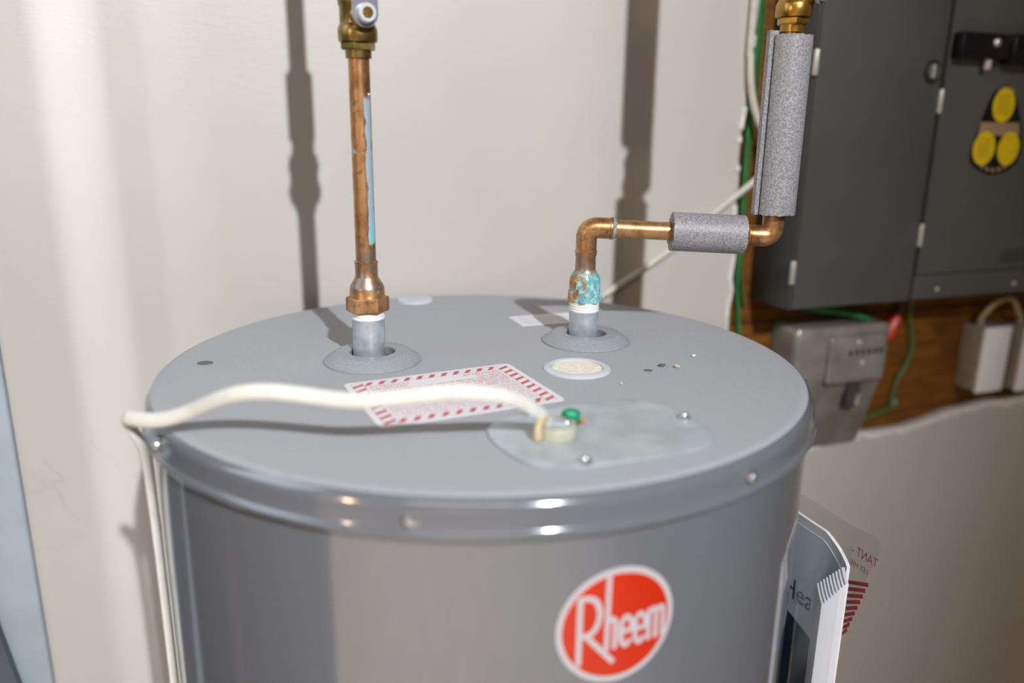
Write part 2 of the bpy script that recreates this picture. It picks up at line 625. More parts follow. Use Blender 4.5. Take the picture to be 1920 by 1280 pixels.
wstruct('floor', MB().box((S0, -OFFR, -0.05), (S1, 0.0, 0.0)), M['concrete'])
wstruct('ceiling', MB().box((S0, -OFFR, ZC), (S1, 0.03, ZC + 0.05)), M['plaster'])
wstruct('wall_left', MB().box((S0 - 0.05, -OFFR, 0), (S0, 0.03, ZC)), M['room'])
wstruct('wall_right', MB().box((S1, -OFFR, 0), (S1 + 0.05, 0.03, ZC)), M['room'])
wstruct('wall_front', MB().box((S0, -OFFR - 0.05, 0), (S1, -OFFR, ZC)), M['room'])
# pale board fixed to the wall at the left edge of the view
wstruct('trim_or_slat_1', MB().box((-0.62, -0.012, 0.0), (-0.4066, 0.0, ZC), 0.0015, 1), M['board'], smooth=True)
structure(MB().box((-1.62, -0.020, 0.0), (-0.622, 0.0, 2.12), 0.002, 1).build('dark_slab_2', M['darkslab'], None, True))  # unseen dark slab, added to darken the reflection at the jacket's left edge
bpy.data.objects['dark_slab_2'].location = wall_at(0, 0, 0)
bpy.data.objects['dark_slab_2'].rotation_euler = (0, 0, WROT)
# unseen dark slab, added so the jacket mirrors a dark vertical edge
p0 = Vector((-0.71, -0.81, 0.0))
p1 = Vector((-1.33, -0.28, 0.0))
dd = (p1 - p0).normalized()
mb = MB().box((0, 0, 0.01), ((p1 - p0).length, 0.04, 1.62), 0.002, 1)
dark_slab = structure(mb.build('dark_slab_1', M['darkslab'], None, True))
dark_slab.location = p0
dark_slab.rotation_euler = (0, 0, atan2(dd.y, dd.x))

# added unseen slats whose gaps cut the side spot into wall streaks
for i, (a, b_) in enumerate(((-1.45, -0.9510), (-0.9400, -0.9325), (-0.9225, -0.70))):
    wstruct('trim_or_slat_%d' % (i + 2), MB().box((a, -0.606, 0.9), (b_, -0.598, 2.75)), M['darkslab'])

# dark plank leaning at the lower left corner
pl = thing('dark_plank', 'dark grey plank leaning in the bottom left corner against the pale blue board', 'plank', wall_at(-0.60, 0.018, 0.0), WROT)
# right edge runs down and to the right
MB().prism([(0.161, 0.0), (0.281, 0.0), (0.137, 1.05), (0.017, 1.05)], 0.0, 0.012, Matrix.Rotation(pi / 2, 4, 'X')).build('board', M['darkplank'], pl, False)

# ------------------------------------------------------------------ water heater
RL = 0.2578
heater = thing('water_heater', 'round grey electric water heater with orange-red oval badge and flat lid', 'water heater')
A = (-0.0937, -0.0057)         # axis of the left nipple
B = (0.0872, 0.0661)           # axis of the right nipple
CA = (-0.0905, -0.0100)        # collar centres
CB = (0.0890, 0.0585)
# jacket: plain sheet cylinder under the lid skirt
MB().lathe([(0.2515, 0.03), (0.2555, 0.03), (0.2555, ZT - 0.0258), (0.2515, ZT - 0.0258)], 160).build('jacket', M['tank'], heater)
# lid: pressed pan with rolled edge, skirt, bead and two real pipe openings
mb = MB()
prof = []
for i in range(7):
    a = pi / 2 * i / 6
    prof.append((RL - 0.0095 + 0.0095 * sin(a), ZT - 0.0095 + 0.0095 * cos(a)))
prof += [(RL + 0.0003, ZT - 0.0172), (RL + 0.0010, ZT - 0.0188), (RL + 0.0026, ZT - 0.0200), (RL + 0.0031, ZT - 0.0217), (RL + 0.0024, ZT - 0.0232), (RL + 0.0004, ZT - 0.0242), (RL - 0.0013, ZT - 0.0250), (RL - 0.0021, ZT - 0.0262)]
mb.lathe(prof[:3], 200)
mb.lathe(prof[2:], 200, mi=1)
b = bmesh.new()
NC = 200
loops = []
ring = [b.verts.new(((RL - 0.0095) * cos(2 * pi * i / NC), (RL - 0.0095) * sin(2 * pi * i / NC), ZT)) for i in range(NC)]
edges = [b.edges.new((ring[i], ring[(i + 1) % NC])) for i in range(NC)]
walls = []
for c in (CA, CB):
    hr = [b.verts.new((c[0] + 0.0195 * cos(2 * pi * i / 40), c[1] + 0.0195 * sin(2 * pi * i / 40), ZT)) for i in range(40)]
    lo = [b.verts.new((v.co.x, v.co.y, ZT - 0.006)) for v in hr]
    edges += [b.edges.new((hr[i], hr[(i + 1) % 40])) for i in range(40)]
    walls.append((hr, lo))
bmesh.ops.triangle_fill(b, edges=edges, use_beauty=True)
for hr, lo in walls:
    for i in range(40):
        b.faces.new((hr[i], hr[(i + 1) % 40], lo[(i + 1) % 40], lo[i]))
mb.bm(b)
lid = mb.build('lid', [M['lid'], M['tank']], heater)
# skirt screws
for i, az in enumerate((-141, -96.3, -50.5, -5, 40, 85, 130, 175)):
    a = radians(az)
    q = Vector((cos(a), sin(a), 0))
    Mx = Matrix.Translation(q * (RL + 0.0003) + Vector((0, 0, ZT - 0.0118))) @ q.to_track_quat('Z', 'Y').to_matrix().to_4x4()
    MB().lathe([(0.0, 0.0), (0.0048, 0.0), (0.0048, 0.0008), (0.0036, 0.0012), (0.0034, 0.0030), (0.0026, 0.0040), (0, 0.0043)], 14, Mx).build('skirt_screw', M['screwm'], lid)


def nipple(c, zt):
    o = MB().lathe([(0.0090, 1.13), (0.0131, 1.13), (0.0131, zt), (0.0125, zt + 0.0008), (0.0125, zt + 0.010), (0.0095, zt + 0.010), (0.0090, 1.13)], 40, c=c).build('nipple', M['nipple'], heater)
    pr = []
    z = zt + 0.0004
    while z < zt + 0.0088:
        pr += [(0.01315, z), (0.01345, z + 0.0006), (0.01345, z + 0.0017), (0.0131, z + 0.0022)]
        z += 0.0024
    MB().lathe(pr, 36, c=c).build('thread_tape', M['tape'], o)
    return o


nipple(A, 1.2535)
nipple(B, 1.2455)


def collar(c, gap_az):
    prof = [(0.0182, 0.0), (0.0182, 0.0068), (0.0195, 0.0078), (0.0285, 0.0078), (0.0305, 0.0072), (0.0392, 0.0012), (0.0394, 0.0)]
    # pressed ring with a radial slit, so it can be slipped round the pipe
    mbc = MB()
    ns = 72
    vs, fs = [], []
    for i in range(ns + 1):
        a = gap_az + radians(2.2) + (2 * pi - radians(4.4)) * i / ns
        for r, z in prof:
            vs.append((c[0] + r * cos(a), c[1] + r * sin(a), ZT + 0.0002 + z))
    k = len(prof)
    for i in range(ns):
        for j in range(k - 1):
            fs.append((i * k + j, i * k + j + 1, (i + 1) * k + j + 1, (i + 1) * k + j))
    fs.append(tuple(range(k)))
    fs.append(tuple(ns * k + j for j in range(k - 1, -1, -1)))
    mbc.add(vs, fs)
    return mbc.build('pipe_collar', M['collar'], heater, angle=25)


collar(CA, radians(118))
collar(CB, radians(122))
# cups coloured dark for the shade inside the openings
for c in (CA, CB):
    MB().lathe([(0.0, ZT - 0.0135), (0.0225, ZT - 0.0135), (0.0225, ZT - 0.0045), (0.0200, ZT - 0.0045), (0.0198, ZT - 0.0125), (0, ZT - 0.0125)], 32, c=c).build('opening_shade_cup', M['hole'], heater)

# white cap beside the right collar, cream foam inside
c = (0.0748, -0.0290)
o = MB().lathe([(0.0268, ZT + 0.0001), (0.0266, ZT + 0.0012), (0.0240, ZT + 0.0026), (0.0218, ZT + 0.0028), (0.0204, ZT + 0.0020), (0.0202, ZT + 0.0001)], 56, c=c).build('port_cap', M['cap'], heater)
mb = MB().lathe([(0.0201, ZT + 0.0001), (0.0200, ZT + 0.0010), (0.015, ZT + 0.0012), (0, ZT + 0.0013)], 40, c=c)
f = mb.build('foam_fill', M['cream'], o)
# small white plug near the wall
MB().lathe([(0.0195, ZT + 0.0001), (0.0190, ZT + 0.0022), (0.0150, ZT + 0.0034), (0, ZT + 0.0036)], 40, c=(-0.083, 0.214)).build('port_plug', M['cap'], heater)

# element cover plate with three screws
cov = [(0.0081, -0.1632), (0.0133, -0.1509), (0.0289, -0.1357), (0.0488, -0.1248), (0.077, -0.1121), (0.1058, -0.1039), (0.1272, -0.1135), (0.1377, -0.131),
       (0.1463, -0.1512), (0.1482, -0.1719), (0.1419, -0.1848), (0.1243, -0.1966), (0.0911, -0.2092), (0.065, -0.218), (0.0448, -0.2201), (0.0299, -0.2117), (0.0181, -0.1944), (0.0106, -0.178)]
cs = [(p.x, p.y) for p in spline([(x, y, 0) for x, y in cov + cov[:1]], 4)][:-1]
cc = Vector((0.078, -0.162))
mb = MB()
nn = len(cs)
vs, fs = [], []
for sc, z in ((1.0, ZT + 0.0003), (1.0, ZT + 0.0016), (0.965, ZT + 0.0022), (0.90, ZT + 0.0022)):
    vs += [(cc.x + (x - cc.x) * sc, cc.y + (y - cc.y) * sc, z) for x, y in cs]
for r in range(3):
    for i in range(nn):
        j = (i + 1) % nn
        fs.append((r * nn + i, r * nn + j, r * nn + nn + j, r * nn + nn + i))
fs.append(tuple(3 * nn + i for i in range(nn)))
fs.append(tuple(nn - 1 - i for i in range(nn)))
plate = mb.add(vs, fs).build('cover_plate', M['galv'], heater)
for x, y in ((0.0345, -0.1377), (0.1362, -0.1415), (0.0651, -0.2135)):
    Mx = Matrix.Translation((x, y, ZT + 0.0021))
    MB().lathe([(0.0046, 0.0), (0.0046, 0.0008), (0.0032, 0.0012), (0.0030, 0.0028), (0.0022, 0.0038), (0, 0.0041)], 12, Mx).build('cover_screw', M['screwm'], plate)
# cable connector ring
cx, cy = 0.0505, -0.1725
conn = MB().lathe([(0.0128, ZT + 0.0023), (0.0128, ZT + 0.0080), (0.0118, ZT + 0.0096), (0.0098, ZT + 0.0096), (0.0094, ZT + 0.0060), (0.0, ZT + 0.0060)], 32, c=(cx, cy)).build('cable_connector', M['conn'], heater)
MB().box((cx - 0.009, cy - 0.002, ZT + 0.006), (cx + 0.009, cy + 0.008, ZT + 0.0105), 0.0015).build('clamp_bar', M['galv'], conn)
for dx in (-0.0065, 0.0065):
    Mx = Matrix.Translation((cx + dx, cy + 0.001, ZT + 0.0104))
    MB().dome(0.0026, 0.0018, Mx, 12, 3).build('clamp_screw', M['screwm'], conn)
# green ground screw with its copper wire end
Mx = Matrix.Translation((0.0610, -0.1560, ZT + 0.0022))
gs = MB().lathe([(0.0024, 0.0), (0.0024, 0.0034), (0.0060, 0.0034), (0.0060, 0.0086), (0.0052, 0.0098), (0.0020, 0.0100), (0.0, 0.0092)], 6, Mx).build('ground_screw', M['greenscrew'], heater, angle=20)
MB().tube(spline([(0.0545, -0.161, ZT + 0.004), (0.060, -0.1615, ZT + 0.0048), (0.0668, -0.158, ZT + 0.0052), (0.0705, -0.1565, ZT + 0.0062)], 4), 0.0011, n=8).build('ground_wire', M['rawcopper'], gs)

# ---- warning label on the lid
TL, TR_, BR, BL = Vector((-0.0986, -0.0707)), Vector((0.0219, -0.0167)), Vector((0.0595, -0.1027)), Vector((-0.0624, -0.1652))
ux = ((TR_ - TL) + (BR - BL)).normalized()
uy = Vector((-ux.y, ux.x))
lc = (TL + TR_ + BR + BL) / 4
LW, LH = 0.1345, 0.0970
ML = Matrix(((ux.x, uy.x, 0, lc.x), (ux.y, uy.y, 0, lc.y), (0, 0, 1, ZT + 0.0001), (0, 0, 0, 1)))


def rrect(w, h, r, k=5):
    pts = []
    for sx, sy, a0 in ((1, -1, -90), (1, 1, 0), (-1, 1, 90), (-1, -1, 180)):
        for i in range(k + 1):
            a = radians(a0 + 90 * i / k)
            pts.append((sx * (w / 2 - r) + r * cos(a), sy * (h / 2 - r) + r * sin(a)))
    return pts


label = MB().prism(rrect(LW, LH, 0.005), 0.0, 0.0003, ML).build('warning_label', M['sticker'], heater, False)
# striped border
mb = MB()
bw = 0.0085
W2, H2 = LW / 2 - 0.0045, LH / 2 - 0.0045
zz = 0.00036


def flat(mb, pts, M_, z=zz):
    k = len(pts)
    mb.add([(x, y, z) for x, y in pts], [tuple(range(k))], M_)


nx, ny = 11, 8
px = (2 * W2 - 2 * bw) / nx
for i in range(nx):
    x = -W2 + bw + i * px
    for y0 in (H2 - bw * 0.8, -H2):
        flat(mb, [(x, y0), (x + px * 0.42, y0), (x + px * 0.42 + bw * 0.55, y0 + bw * 0.8), (x + bw * 0.55, y0 + bw * 0.8)], ML)
py = (2 * H2) / (ny + 1)
for j in range(ny + 1):
    y = -H2 + j * py
    for x0 in (-W2, W2 - bw):
        flat(mb, [(x0, y), (x0 + bw, y + bw * 0.5), (x0 + bw, y + bw * 0.5 + py * 0.40), (x0, y + py * 0.40)], ML)
t = 0.0003
for (xa, ya, xb, yb) in ((-W2, H2, W2, H2), (-W2, -H2, W2, -H2), (-W2 + bw, H2 - bw * 0.8, W2 - bw, H2 - bw * 0.8), (-W2 + bw, -H2 + bw * 0.8, W2 - bw, -H2 + bw * 0.8)):
    flat(mb, [(xa, ya), (xb, yb), (xb, yb + t), (xa, ya + t)], ML)
for (xa, ya, yb) in ((-W2, -H2, H2), (W2, -H2, H2), (-W2 + bw, -H2, H2), (W2 - bw, -H2, H2)):
    flat(mb, [(xa, ya), (xa + t, ya), (xa + t, yb), (xa, yb)], ML)
mb.build('striped_border', M['red'], label, False)


def print_lines(rows, name, mat, parent, M_, z=zz):
    """rows: (text, x, y, size, align, optional width to fit)"""
    mbp = MB()
    for row in rows:
        txt, x, y, s, al = row[:5]
        bt = text_bm(txt, s, al)
        xs = [v.co.x for v in bt.verts]
        k = 1.0
        if len(row) > 5 and xs:
            k = row[5] / (max(xs) - min(xs))
        mbp.bm(bt, M_ @ Matrix.Translation((x, y, z)) @ Matrix.Diagonal((k, 1, 1, 1)))
    return mbp.build(name, mat, parent, False)


L0, R0 = -W2 + bw + 0.0025, W2 - bw - 0.0025
TWD = R0 - L0
for hx, ha in ((L0, 'LEFT'), (R0, 'RIGHT')):
    print_lines([('ATTENTION', hx, 0.0305, 0.0054, ha)], 'heading_print', M['red'], label, ML)
rows = [('DO NOT', R0, 0.0248, 0.0050, 'RIGHT'), ('IMPORTANT', L0, 0.0248, 0.0050, 'LEFT'),
        ('SUPPLY POWER TO THE HEATER BEFORE THE TANK IS', L0, 0.0196, 0.0050, 'LEFT', TWD),
        ('COMPLETELY FULL OR THE HEATING ELEMENTS ARE', L0, 0.0144, 0.0050, 'LEFT', TWD),
        ('DAMAGED. CALL THE DEALER IF THE UNIT DOES NOT', L0, 0.0092, 0.0050, 'LEFT', TWD),
        ('WORK. CONTACT THE STORE WHERE YOU', L0, 0.0040, 0.0050, 'LEFT', TWD)]
print_lines(rows, 'body_print', M['red'], label, ML)
rows = [('ATTENTION', R0, -0.0046, 0.0054, 'RIGHT'), ('ATTENTION', L0, -0.0046, 0.0054, 'LEFT'), ('NE PAS', R0, -0.0102, 0.0046, 'RIGHT')]
for i, tx in enumerate(('BRANCHER LE CHAUFFE EAU AVANT QUE LE', 'RESERVOIR NE SOIT COMPLETEMENT PLEIN', 'LES ELEMENTS SERONT ENDOMMAGES SI', 'L EAU NE COUVRE PAS LES ELEMENTS', 'CONTACTER LE MAGASIN SI BESOIN')):
    rows.append((tx, L0, -0.0150 - i * 0.0046, 0.0042, 'LEFT', TWD))
print_lines(rows, 'second_language_print', M['pink'], label, ML)
mb = MB()
flat(mb, [(L0, 0.0012), (R0, 0.0012), (R0, 0.0016), (L0, 0.0016)], ML)
mb.build('divider_line', M['pink'], label, False)

# small white label near the right nipple
q = [Vector((0.0189, 0.145)), Vector((0.033, 0.1065)), Vector((0.0885, 0.1262)), Vector((0.0803, 0.167))]
sl = MB().prism([tuple(p) for p in q], ZT + 0.0001, ZT + 0.0003).build('small_label', M['sticker'], heater, False)
mb = MB()
for f0 in (0.26, 0.42, 0.60, 0.76):
    a0 = q[0].lerp(q[1], f0).lerp(q[3].lerp(q[2], f0), 0.10)
    a1 = q[0].lerp(q[1], f0).lerp(q[3].lerp(q[2], f0), 0.86)
    d2 = (q[1] - q[0]).normalized() * 0.0016
    flat(mb, [tuple(a0), tuple(a1), tuple(a1 + d2), tuple(a0 + d2)], Matrix.Identity(4), ZT + 0.00036)
mb.build('faded_print', simple('faded_grey_ink', rgb(196, 192, 196), 0.5), sl, False)

# ---- round badge wrapped on the jacket
RB = 0.2555
BAZ, BZ = radians(-71), 1.1375


def on_jacket(a, z, h):
    w = BAZ + a / RB
    return ((RB + h) * cos(w), (RB + h) * sin(w), BZ + z)


def badge_disc(r, h, name, mat, parent, cxy=(0.0012, -0.0020)):
    vs = [on_jacket(cxy[0], cxy[1], h)]
    fs = []
    nr, ns = 6, 64
    for k in range(1, nr + 1):
        for i in range(ns):
            w = 2 * pi * i / ns
            vs.append(on_jacket(cxy[0] + r * k / nr * cos(w), cxy[1] + r * k / nr * sin(w), h if k < nr else h * 0.5))
    for i in range(ns):
        fs.append((0, 1 + i, 1 + (i + 1) % ns))
    for k in range(nr - 1):
        for i in range(ns):
            j = (i + 1) % ns
            fs.append((1 + k * ns + i, 1 + (k + 1) * ns + i, 1 + (k + 1) * ns + j, 1 + k * ns + j))
    return MB().add(vs, fs).build(name, mat, parent)


badge = badge_disc(0.0366, 0.0004, 'badge', M['badge_white'], heater)
badge_disc(0.0333, 0.0006, 'badge_face', M['badge_red'], badge)


def stroke(mb, pts, w, k=1):
    P = [Vector((x, y, 0)) for x, y in pts]
    if len(P) > 2:
        P = spline(P, 6)
    else:
        P = [P[0].lerp(P[1], i / 6) for i in range(7)]
    vs, fs = [], []
    for i, p in enumerate(P):
        t = (P[min(i + 1, len(P) - 1)] - P[max(i - 1, 0)]).normalized()
        nrm = Vector((-t.y, t.x, 0)) * (w / 2)
        for q in (p + nrm, p - nrm):
            vs.append(on_jacket(q.x / 1000.0, q.y / 1000.0, 0.0008))
    for i in range(len(P) - 1):
        fs.append((2 * i, 2 * i + 1, 2 * i + 3, 2 * i + 2))
    mb.add(vs, fs)


sw = 3.3
for strokes in ([[(-22, 19.5), (-22, -24)], [(-22, 18.3), (-17.5, 18.4), (-12.8, 16.0), (-10.2, 8.5), (-11.5, 0.5), (-15, -4.2), (-20.5, -5.6)], [(-18.2, -5.2), (-0.7, -25.4)]],
                [[(-5.4, 30.5), (-5.4, -17.2)], [(-5.0, 0.5), (-3.4, 2.8), (-1.6, 2.8), (-0.5, 0.4), (-0.4, -4), (-0.4, -16.8)]],
                [[(3.6, -6.2), (9.4, -6.0), (9.5, -0.5), (6.6, 2.9), (3.8, -0.4), (3.3, -7), (4.0, -13), (6.6, -16), (9.6, -12.4)]],
                [[(12.4, -6.4), (18.2, -6.2), (18.3, -0.5), (15.4, 2.9), (12.6, -0.4), (12.1, -7), (12.8, -13), (15.4, -16), (18.4, -12.4)]],
                [[(21.2, 4.4), (21.2, -16.2)], [(21.4, 1.0), (23.0, 3.6), (25.0, 3.4), (25.9, 0.5), (26.0, -16.0)], [(26.2, 1.0), (27.8, 3.6), (29.8, 3.4), (30.7, 0.5), (30.8, -15.8)]]):
    mb = MB()
    for s in strokes:
        stroke(mb, s, sw if strokes[0][0][0] < -20 else 2.9)
    mb.build('letter', M['badge_white'], badge, False)

# ------------------------------------------------------------------ left supply pipe
Z0 = 1.2


def hexprof(mb, r, z0, z1, Mx=None, rot=0.0, ch=0.0012):
    """hexagonal collar with chamfered corners"""
    ap = r
    hexp = [(ap / cos(pi / 6) * cos(rot + pi / 3 * i), ap / cos(pi / 6) * sin(rot + pi / 3 * i)) for i in range(6)]
    vs, fs = [], []
    for z, k in ((z0, 0.94), (z0 + ch, 1.0), (z1 - ch, 1.0), (z1, 0.94)):
        vs += [(x * k, y * k, z) for x, y in hexp]
    for r_ in range(3):
        for i in range(6):
            j = (i + 1) % 6
            fs.append((r_ * 6 + i, r_ * 6 + j, r_ * 6 + 6 + j, r_ * 6 + 6 + i))
    fs.append((5, 4, 3, 2, 1, 0))
    fs.append(tuple(18 + i for i in range(6)))
    mb.add(vs, fs, Mx)


left = thing('supply_pipe', 'straight vertical copper pipe with blue-green streak and brass valve, on left nipple', 'pipe', (A[0], A[1], Z0))
mc_tube = copper('streaked_copper', 0, 0, streak=True, grey=(0.096, 0.117))
mc_ad = copper('hex_adapter_copper', 0.072, 0.094, verdigris=-0.06, grey=(0.076, 0.102))
MB().lathe([(0.00795, 0.086), (0.00795, 0.2525)], 32).build('copper_tube', mc_tube, left)
mb = MB()
mb.lathe([(0.0128, 0.0600), (0.0142, 0.0602), (0.0142, 0.0718), (0.0140, 0.0722), (0.0138, 0.0790), (0.0130, 0.0815), (0.0098, 0.0868), (0.0091, 0.0885), (0.0089, 0.0985), (0.0093, 0.0992), (0.0093, 0.1006), (0.0088, 0.1010), (0.0079, 0.1012)], 36)
hexprof(mb, 0.0149, 0.0600, 0.0722, None, radians(8))
MB.build(mb, 'threaded_adapter', mc_ad, left, angle=28)
Mx = Matrix.Translation((0.0079 * cos(radians(-25)), 0.0079 * sin(radians(-25)), 0.2262))
bd = MB()
bt = bmesh.new()
bmesh.ops.create_uvsphere(bt, u_segments=10, v_segments=8, radius=0.0016)
bd.bm(bt, Mx @ Matrix.Diagonal((1, 1, 1.5, 1))).build('solder_drip', M['screwm'], left)


def valve(parent, brass, zc, stem_az, lever_sx, scale=1.0):
    """ball valve on a vertical pipe; zc = bottom of its solder cup"""
    mbv = MB()
    mbv.lathe([(0.0080, zc), (0.0096, zc + 0.0002), (0.0098, zc + 0.0062), (0.0090, zc + 0.0066)], 32)
    hexprof(mbv, 0.0112, zc + 0.0060, zc + 0.0118, None, radians(-65 + 30))
    mbv.lathe([(0.0100, zc + 0.0112), (0.0140, zc + 0.0116), (0.0145, zc + 0.0132), (0.0146, zc + 0.0200), (0.0138, zc + 0.0226), (0.0128, zc + 0.0240), (0.0128, zc + 0.0352), (0.0136, zc + 0.0370), (0.0140, zc + 0.0420), (0.0132, zc + 0.0440), (0.0112, zc + 0.0445)], 36)
    hexprof(mbv, 0.0112, zc + 0.0440, zc + 0.0500, None, radians(-65 + 30))
    mbv.lathe([(0.0098, zc + 0.0495), (0.0098, zc + 0.0580), (0.0080, zc + 0.0582)], 32)
    q = Vector((cos(stem_az), sin(stem_az), 0))
    zs = zc + 0.0295
    Mq = Matrix.Translation((0, 0, zs)) @ Matrix(((-q.y, 0, q.x, 0), (q.x, 0, q.y, 0), (0, 1, 0, 0), (0, 0, 0, 1)))
    # local frame of Mq: x sideways, y up, z along the stem
    mbv.lathe([(0.0090, 0.006), (0.0090, 0.0150), (0.0078, 0.0160), (0.0, 0.0160)], 24, Mq)
    body = mbv.build('valve_body', brass, parent, angle=28)
    stem = MB().lathe([(0.0036, 0.014), (0.0036, 0.0262), (0.0030, 0.0268), (0.0, 0.0268)], 16, Mq).build('valve_stem', M['brass2'], body)
    MB().lathe([(0.0037, 0.0205), (0.0066, 0.0205), (0.0068, 0.0215), (0.0066, 0.0248), (0.0058, 0.0258), (0.0040, 0.0258), (0.0037, 0.0250)], 28, Mq).build('stem_nut', M['cap'], body)
    # stamped lever rising along the pipe, with side flanges
    pts = []
    for i in range(13):
        a = pi + pi * i / 12
        pts.append((0.0094 * cos(a), 0.0094 * sin(a)))
    outl = pts + [(0.0094, 0.012), (0.0084, 0.030), (0.0084, 0.095), (0.0060, 0.104), (-0.0060, 0.104), (-0.0084, 0.095), (-0.0084, 0.030), (-0.0094, 0.012)]
    outl = [(x + lever_sx * max(0.0, y - 0.02), y) for x, y in outl]
    ml = MB().prism(outl, 0.0182, 0.0203, Mq)
    ml.box((-0.0094, 0.020, 0.0145), (-0.0080, 0.095, 0.0190), 0.0, 1, Mq)
    ml.box((0.0080, 0.020, 0.0145), (0.0094, 0.095, 0.0190), 0.0, 1, Mq)
    ml.build('valve_handle', M['chrome'], body, angle=30)
    return body


valve(left, M['brass'], 0.2522, radians(-62), 0.0)
# pipe above the valve up to the ceiling
MB().lathe([(0.00795, 0.305), (0.00795, ZC - Z0)], 24).build('copper_tube', mc_tube, left)

# ------------------------------------------------------------------ right outlet pipe
rightp = thing('outlet_pipe', 'bent copper pipe with turquoise corroded adapter rising from the right nipple', 'pipe', (B[0], B[1], Z0))
RX, RY = 0.2485 - B[0], 0.0625 - B[1]     # riser relative to the nipple axis
ZH0, ZH1 = 0.1205, 0.1150                 # height of the horizontal run
mc_r = copper('aged_copper', 0, 0)
mc_v = copper('turquoise_corroded_copper', 0.046, 0.086, verdigris=0.19, grey=(0.078, 0.108))
mb = MB()
mb.lathe([(0.0128, 0.0548), (0.0138, 0.0550), (0.0141, 0.0610), (0.0138, 0.0665), (0.0139, 0.0720), (0.0132, 0.0765), (0.0098, 0.0820), (0.0092, 0.0835), (0.0089, 0.0950), (0.0095, 0.0962), (0.0095, 0.0985), (0.0085, 0.0990), (0.0079, 0.0992)], 36)
for i in range(7):
    w = 2 * pi * i / 7
    mb.lathe([(0.0040, 0.0), (0.0034, 0.009), (0, 0.010)], 8, Matrix.Translation((0.0118 * cos(w), 0.0118 * sin(w), 0.0550)))
mb.build('threaded_adapter', mc_v, rightp, angle=40)
MB().lathe([(0.00795, 0.085), (0.00795, 0.112)], 28).build('copper_tube', mc_r, rightp)
hdir = Vector((RX, RY, ZH1 - ZH0)).normalized()


def elbow(p_in, d_in, corner, d_out, leg=0.0125):
    """sweated 90 degree elbow: two cups with rolled lips and a bend"""
    d_in, d_out, corner = Vector(d_in).normalized(), Vector(d_out).normalized(), Vector(corner)
    br = 0.0095
    pts = [corner - d_in * (br + leg), corner - d_in * (br + 0.001)]
    for i in range(1, 8):
        t = i / 8
        a = corner - d_in * br
        c_ = corner + d_out * br
        pts.append(a * (1 - t) ** 2 + corner * 2 * t * (1 - t) + c_ * t * t)
    pts += [corner + d_out * (br + 0.001), corner + d_out * (br + leg)]
    e = MB().tube(pts, 0.0092, n=28, upv=(0.3, 1, 0.1))
    for p, d in ((pts[0], d_in), (pts[-1], -d_out)):
        Mx = Matrix.Translation(p) @ d.to_track_quat('Z', 'Y').to_matrix().to_4x4()
        e.lathe([(0.0080, -0.0004), (0.0094, -0.0006), (0.0099, 0.0006), (0.0099, 0.0016), (0.0092, 0.0024)], 28, Mx)
    return e


elbow(None, (0, 0, 1), (0, 0, ZH0), hdir).build('elbow', copper('elbow_copper', 0.10, 0.112, verdigris=-0.02), rightp)
MB().tube([hdir * 0.018 + Vector((0, 0, ZH0)), hdir * 0.150 + Vector((0, 0, ZH0))], 0.00795, n=28).build('copper_tube', mc_r, rightp)
elbow(None, hdir, (RX, RY, ZH1), (0, 0, 1)).build('elbow', mc_r, rightp)
MB().tube([(RX, RY, ZH1 + 0.015), (RX, RY, 0.2855)], 0.00795, n=28).build('copper_tube', mc_r, rightp)
# solder bead where the tube leaves the first elbow
Mx = Matrix.Translation(Vector((0, 0, ZH0)) + hdir * 0.0235) @ hdir.to_track_quat('Z', 'Y').to_matrix().to_4x4()
mb = MB()
vs, fs = [], []
for i in range(24):
    w = 2 * pi * i / 24
    k = 0.7 + 0.6 * abs(sin(2.3 * i)) + 0.3 * sin(5.1 * i)
    for j, (r, z) in enumerate(((0.0079, -0.0010), (0.0079 + 0.0018 * k, 0.0), (0.0079 + 0.0012 * k, 0.0012 * k), (0.0078, 0.0022 + 0.001 * k))):
        vs.append((r * cos(w), r * sin(w), z - 0.001))
for i in range(24):
    j = (i + 1) % 24
    for r in range(3):
        fs.append((i * 4 + r, j * 4 + r, j * 4 + r + 1, i * 4 + r + 1))
mb.add(vs, fs, Mx).build('solder_bead', simple('grey_green_solder', rgb(158, 166, 156), 0.5, 0.3, scale=300, var=0.25), rightp)
rv = bpy.data.objects.new('riser_valve', None)
COL.objects.link(rv)
rv.parent = rightp
rv.location = (RX, RY, 0)
vb = valve(rightp, M['brass2'], 0.2812, radians(-38), 0.0)
vb.location = (RX, RY, 0)
bpy.data.objects.remove(rv)
MB().lathe([(0.00795, 0.335), (0.00795, ZC - Z0)], 24, c=(RX, RY)).build('copper_tube', mc_r, rightp)


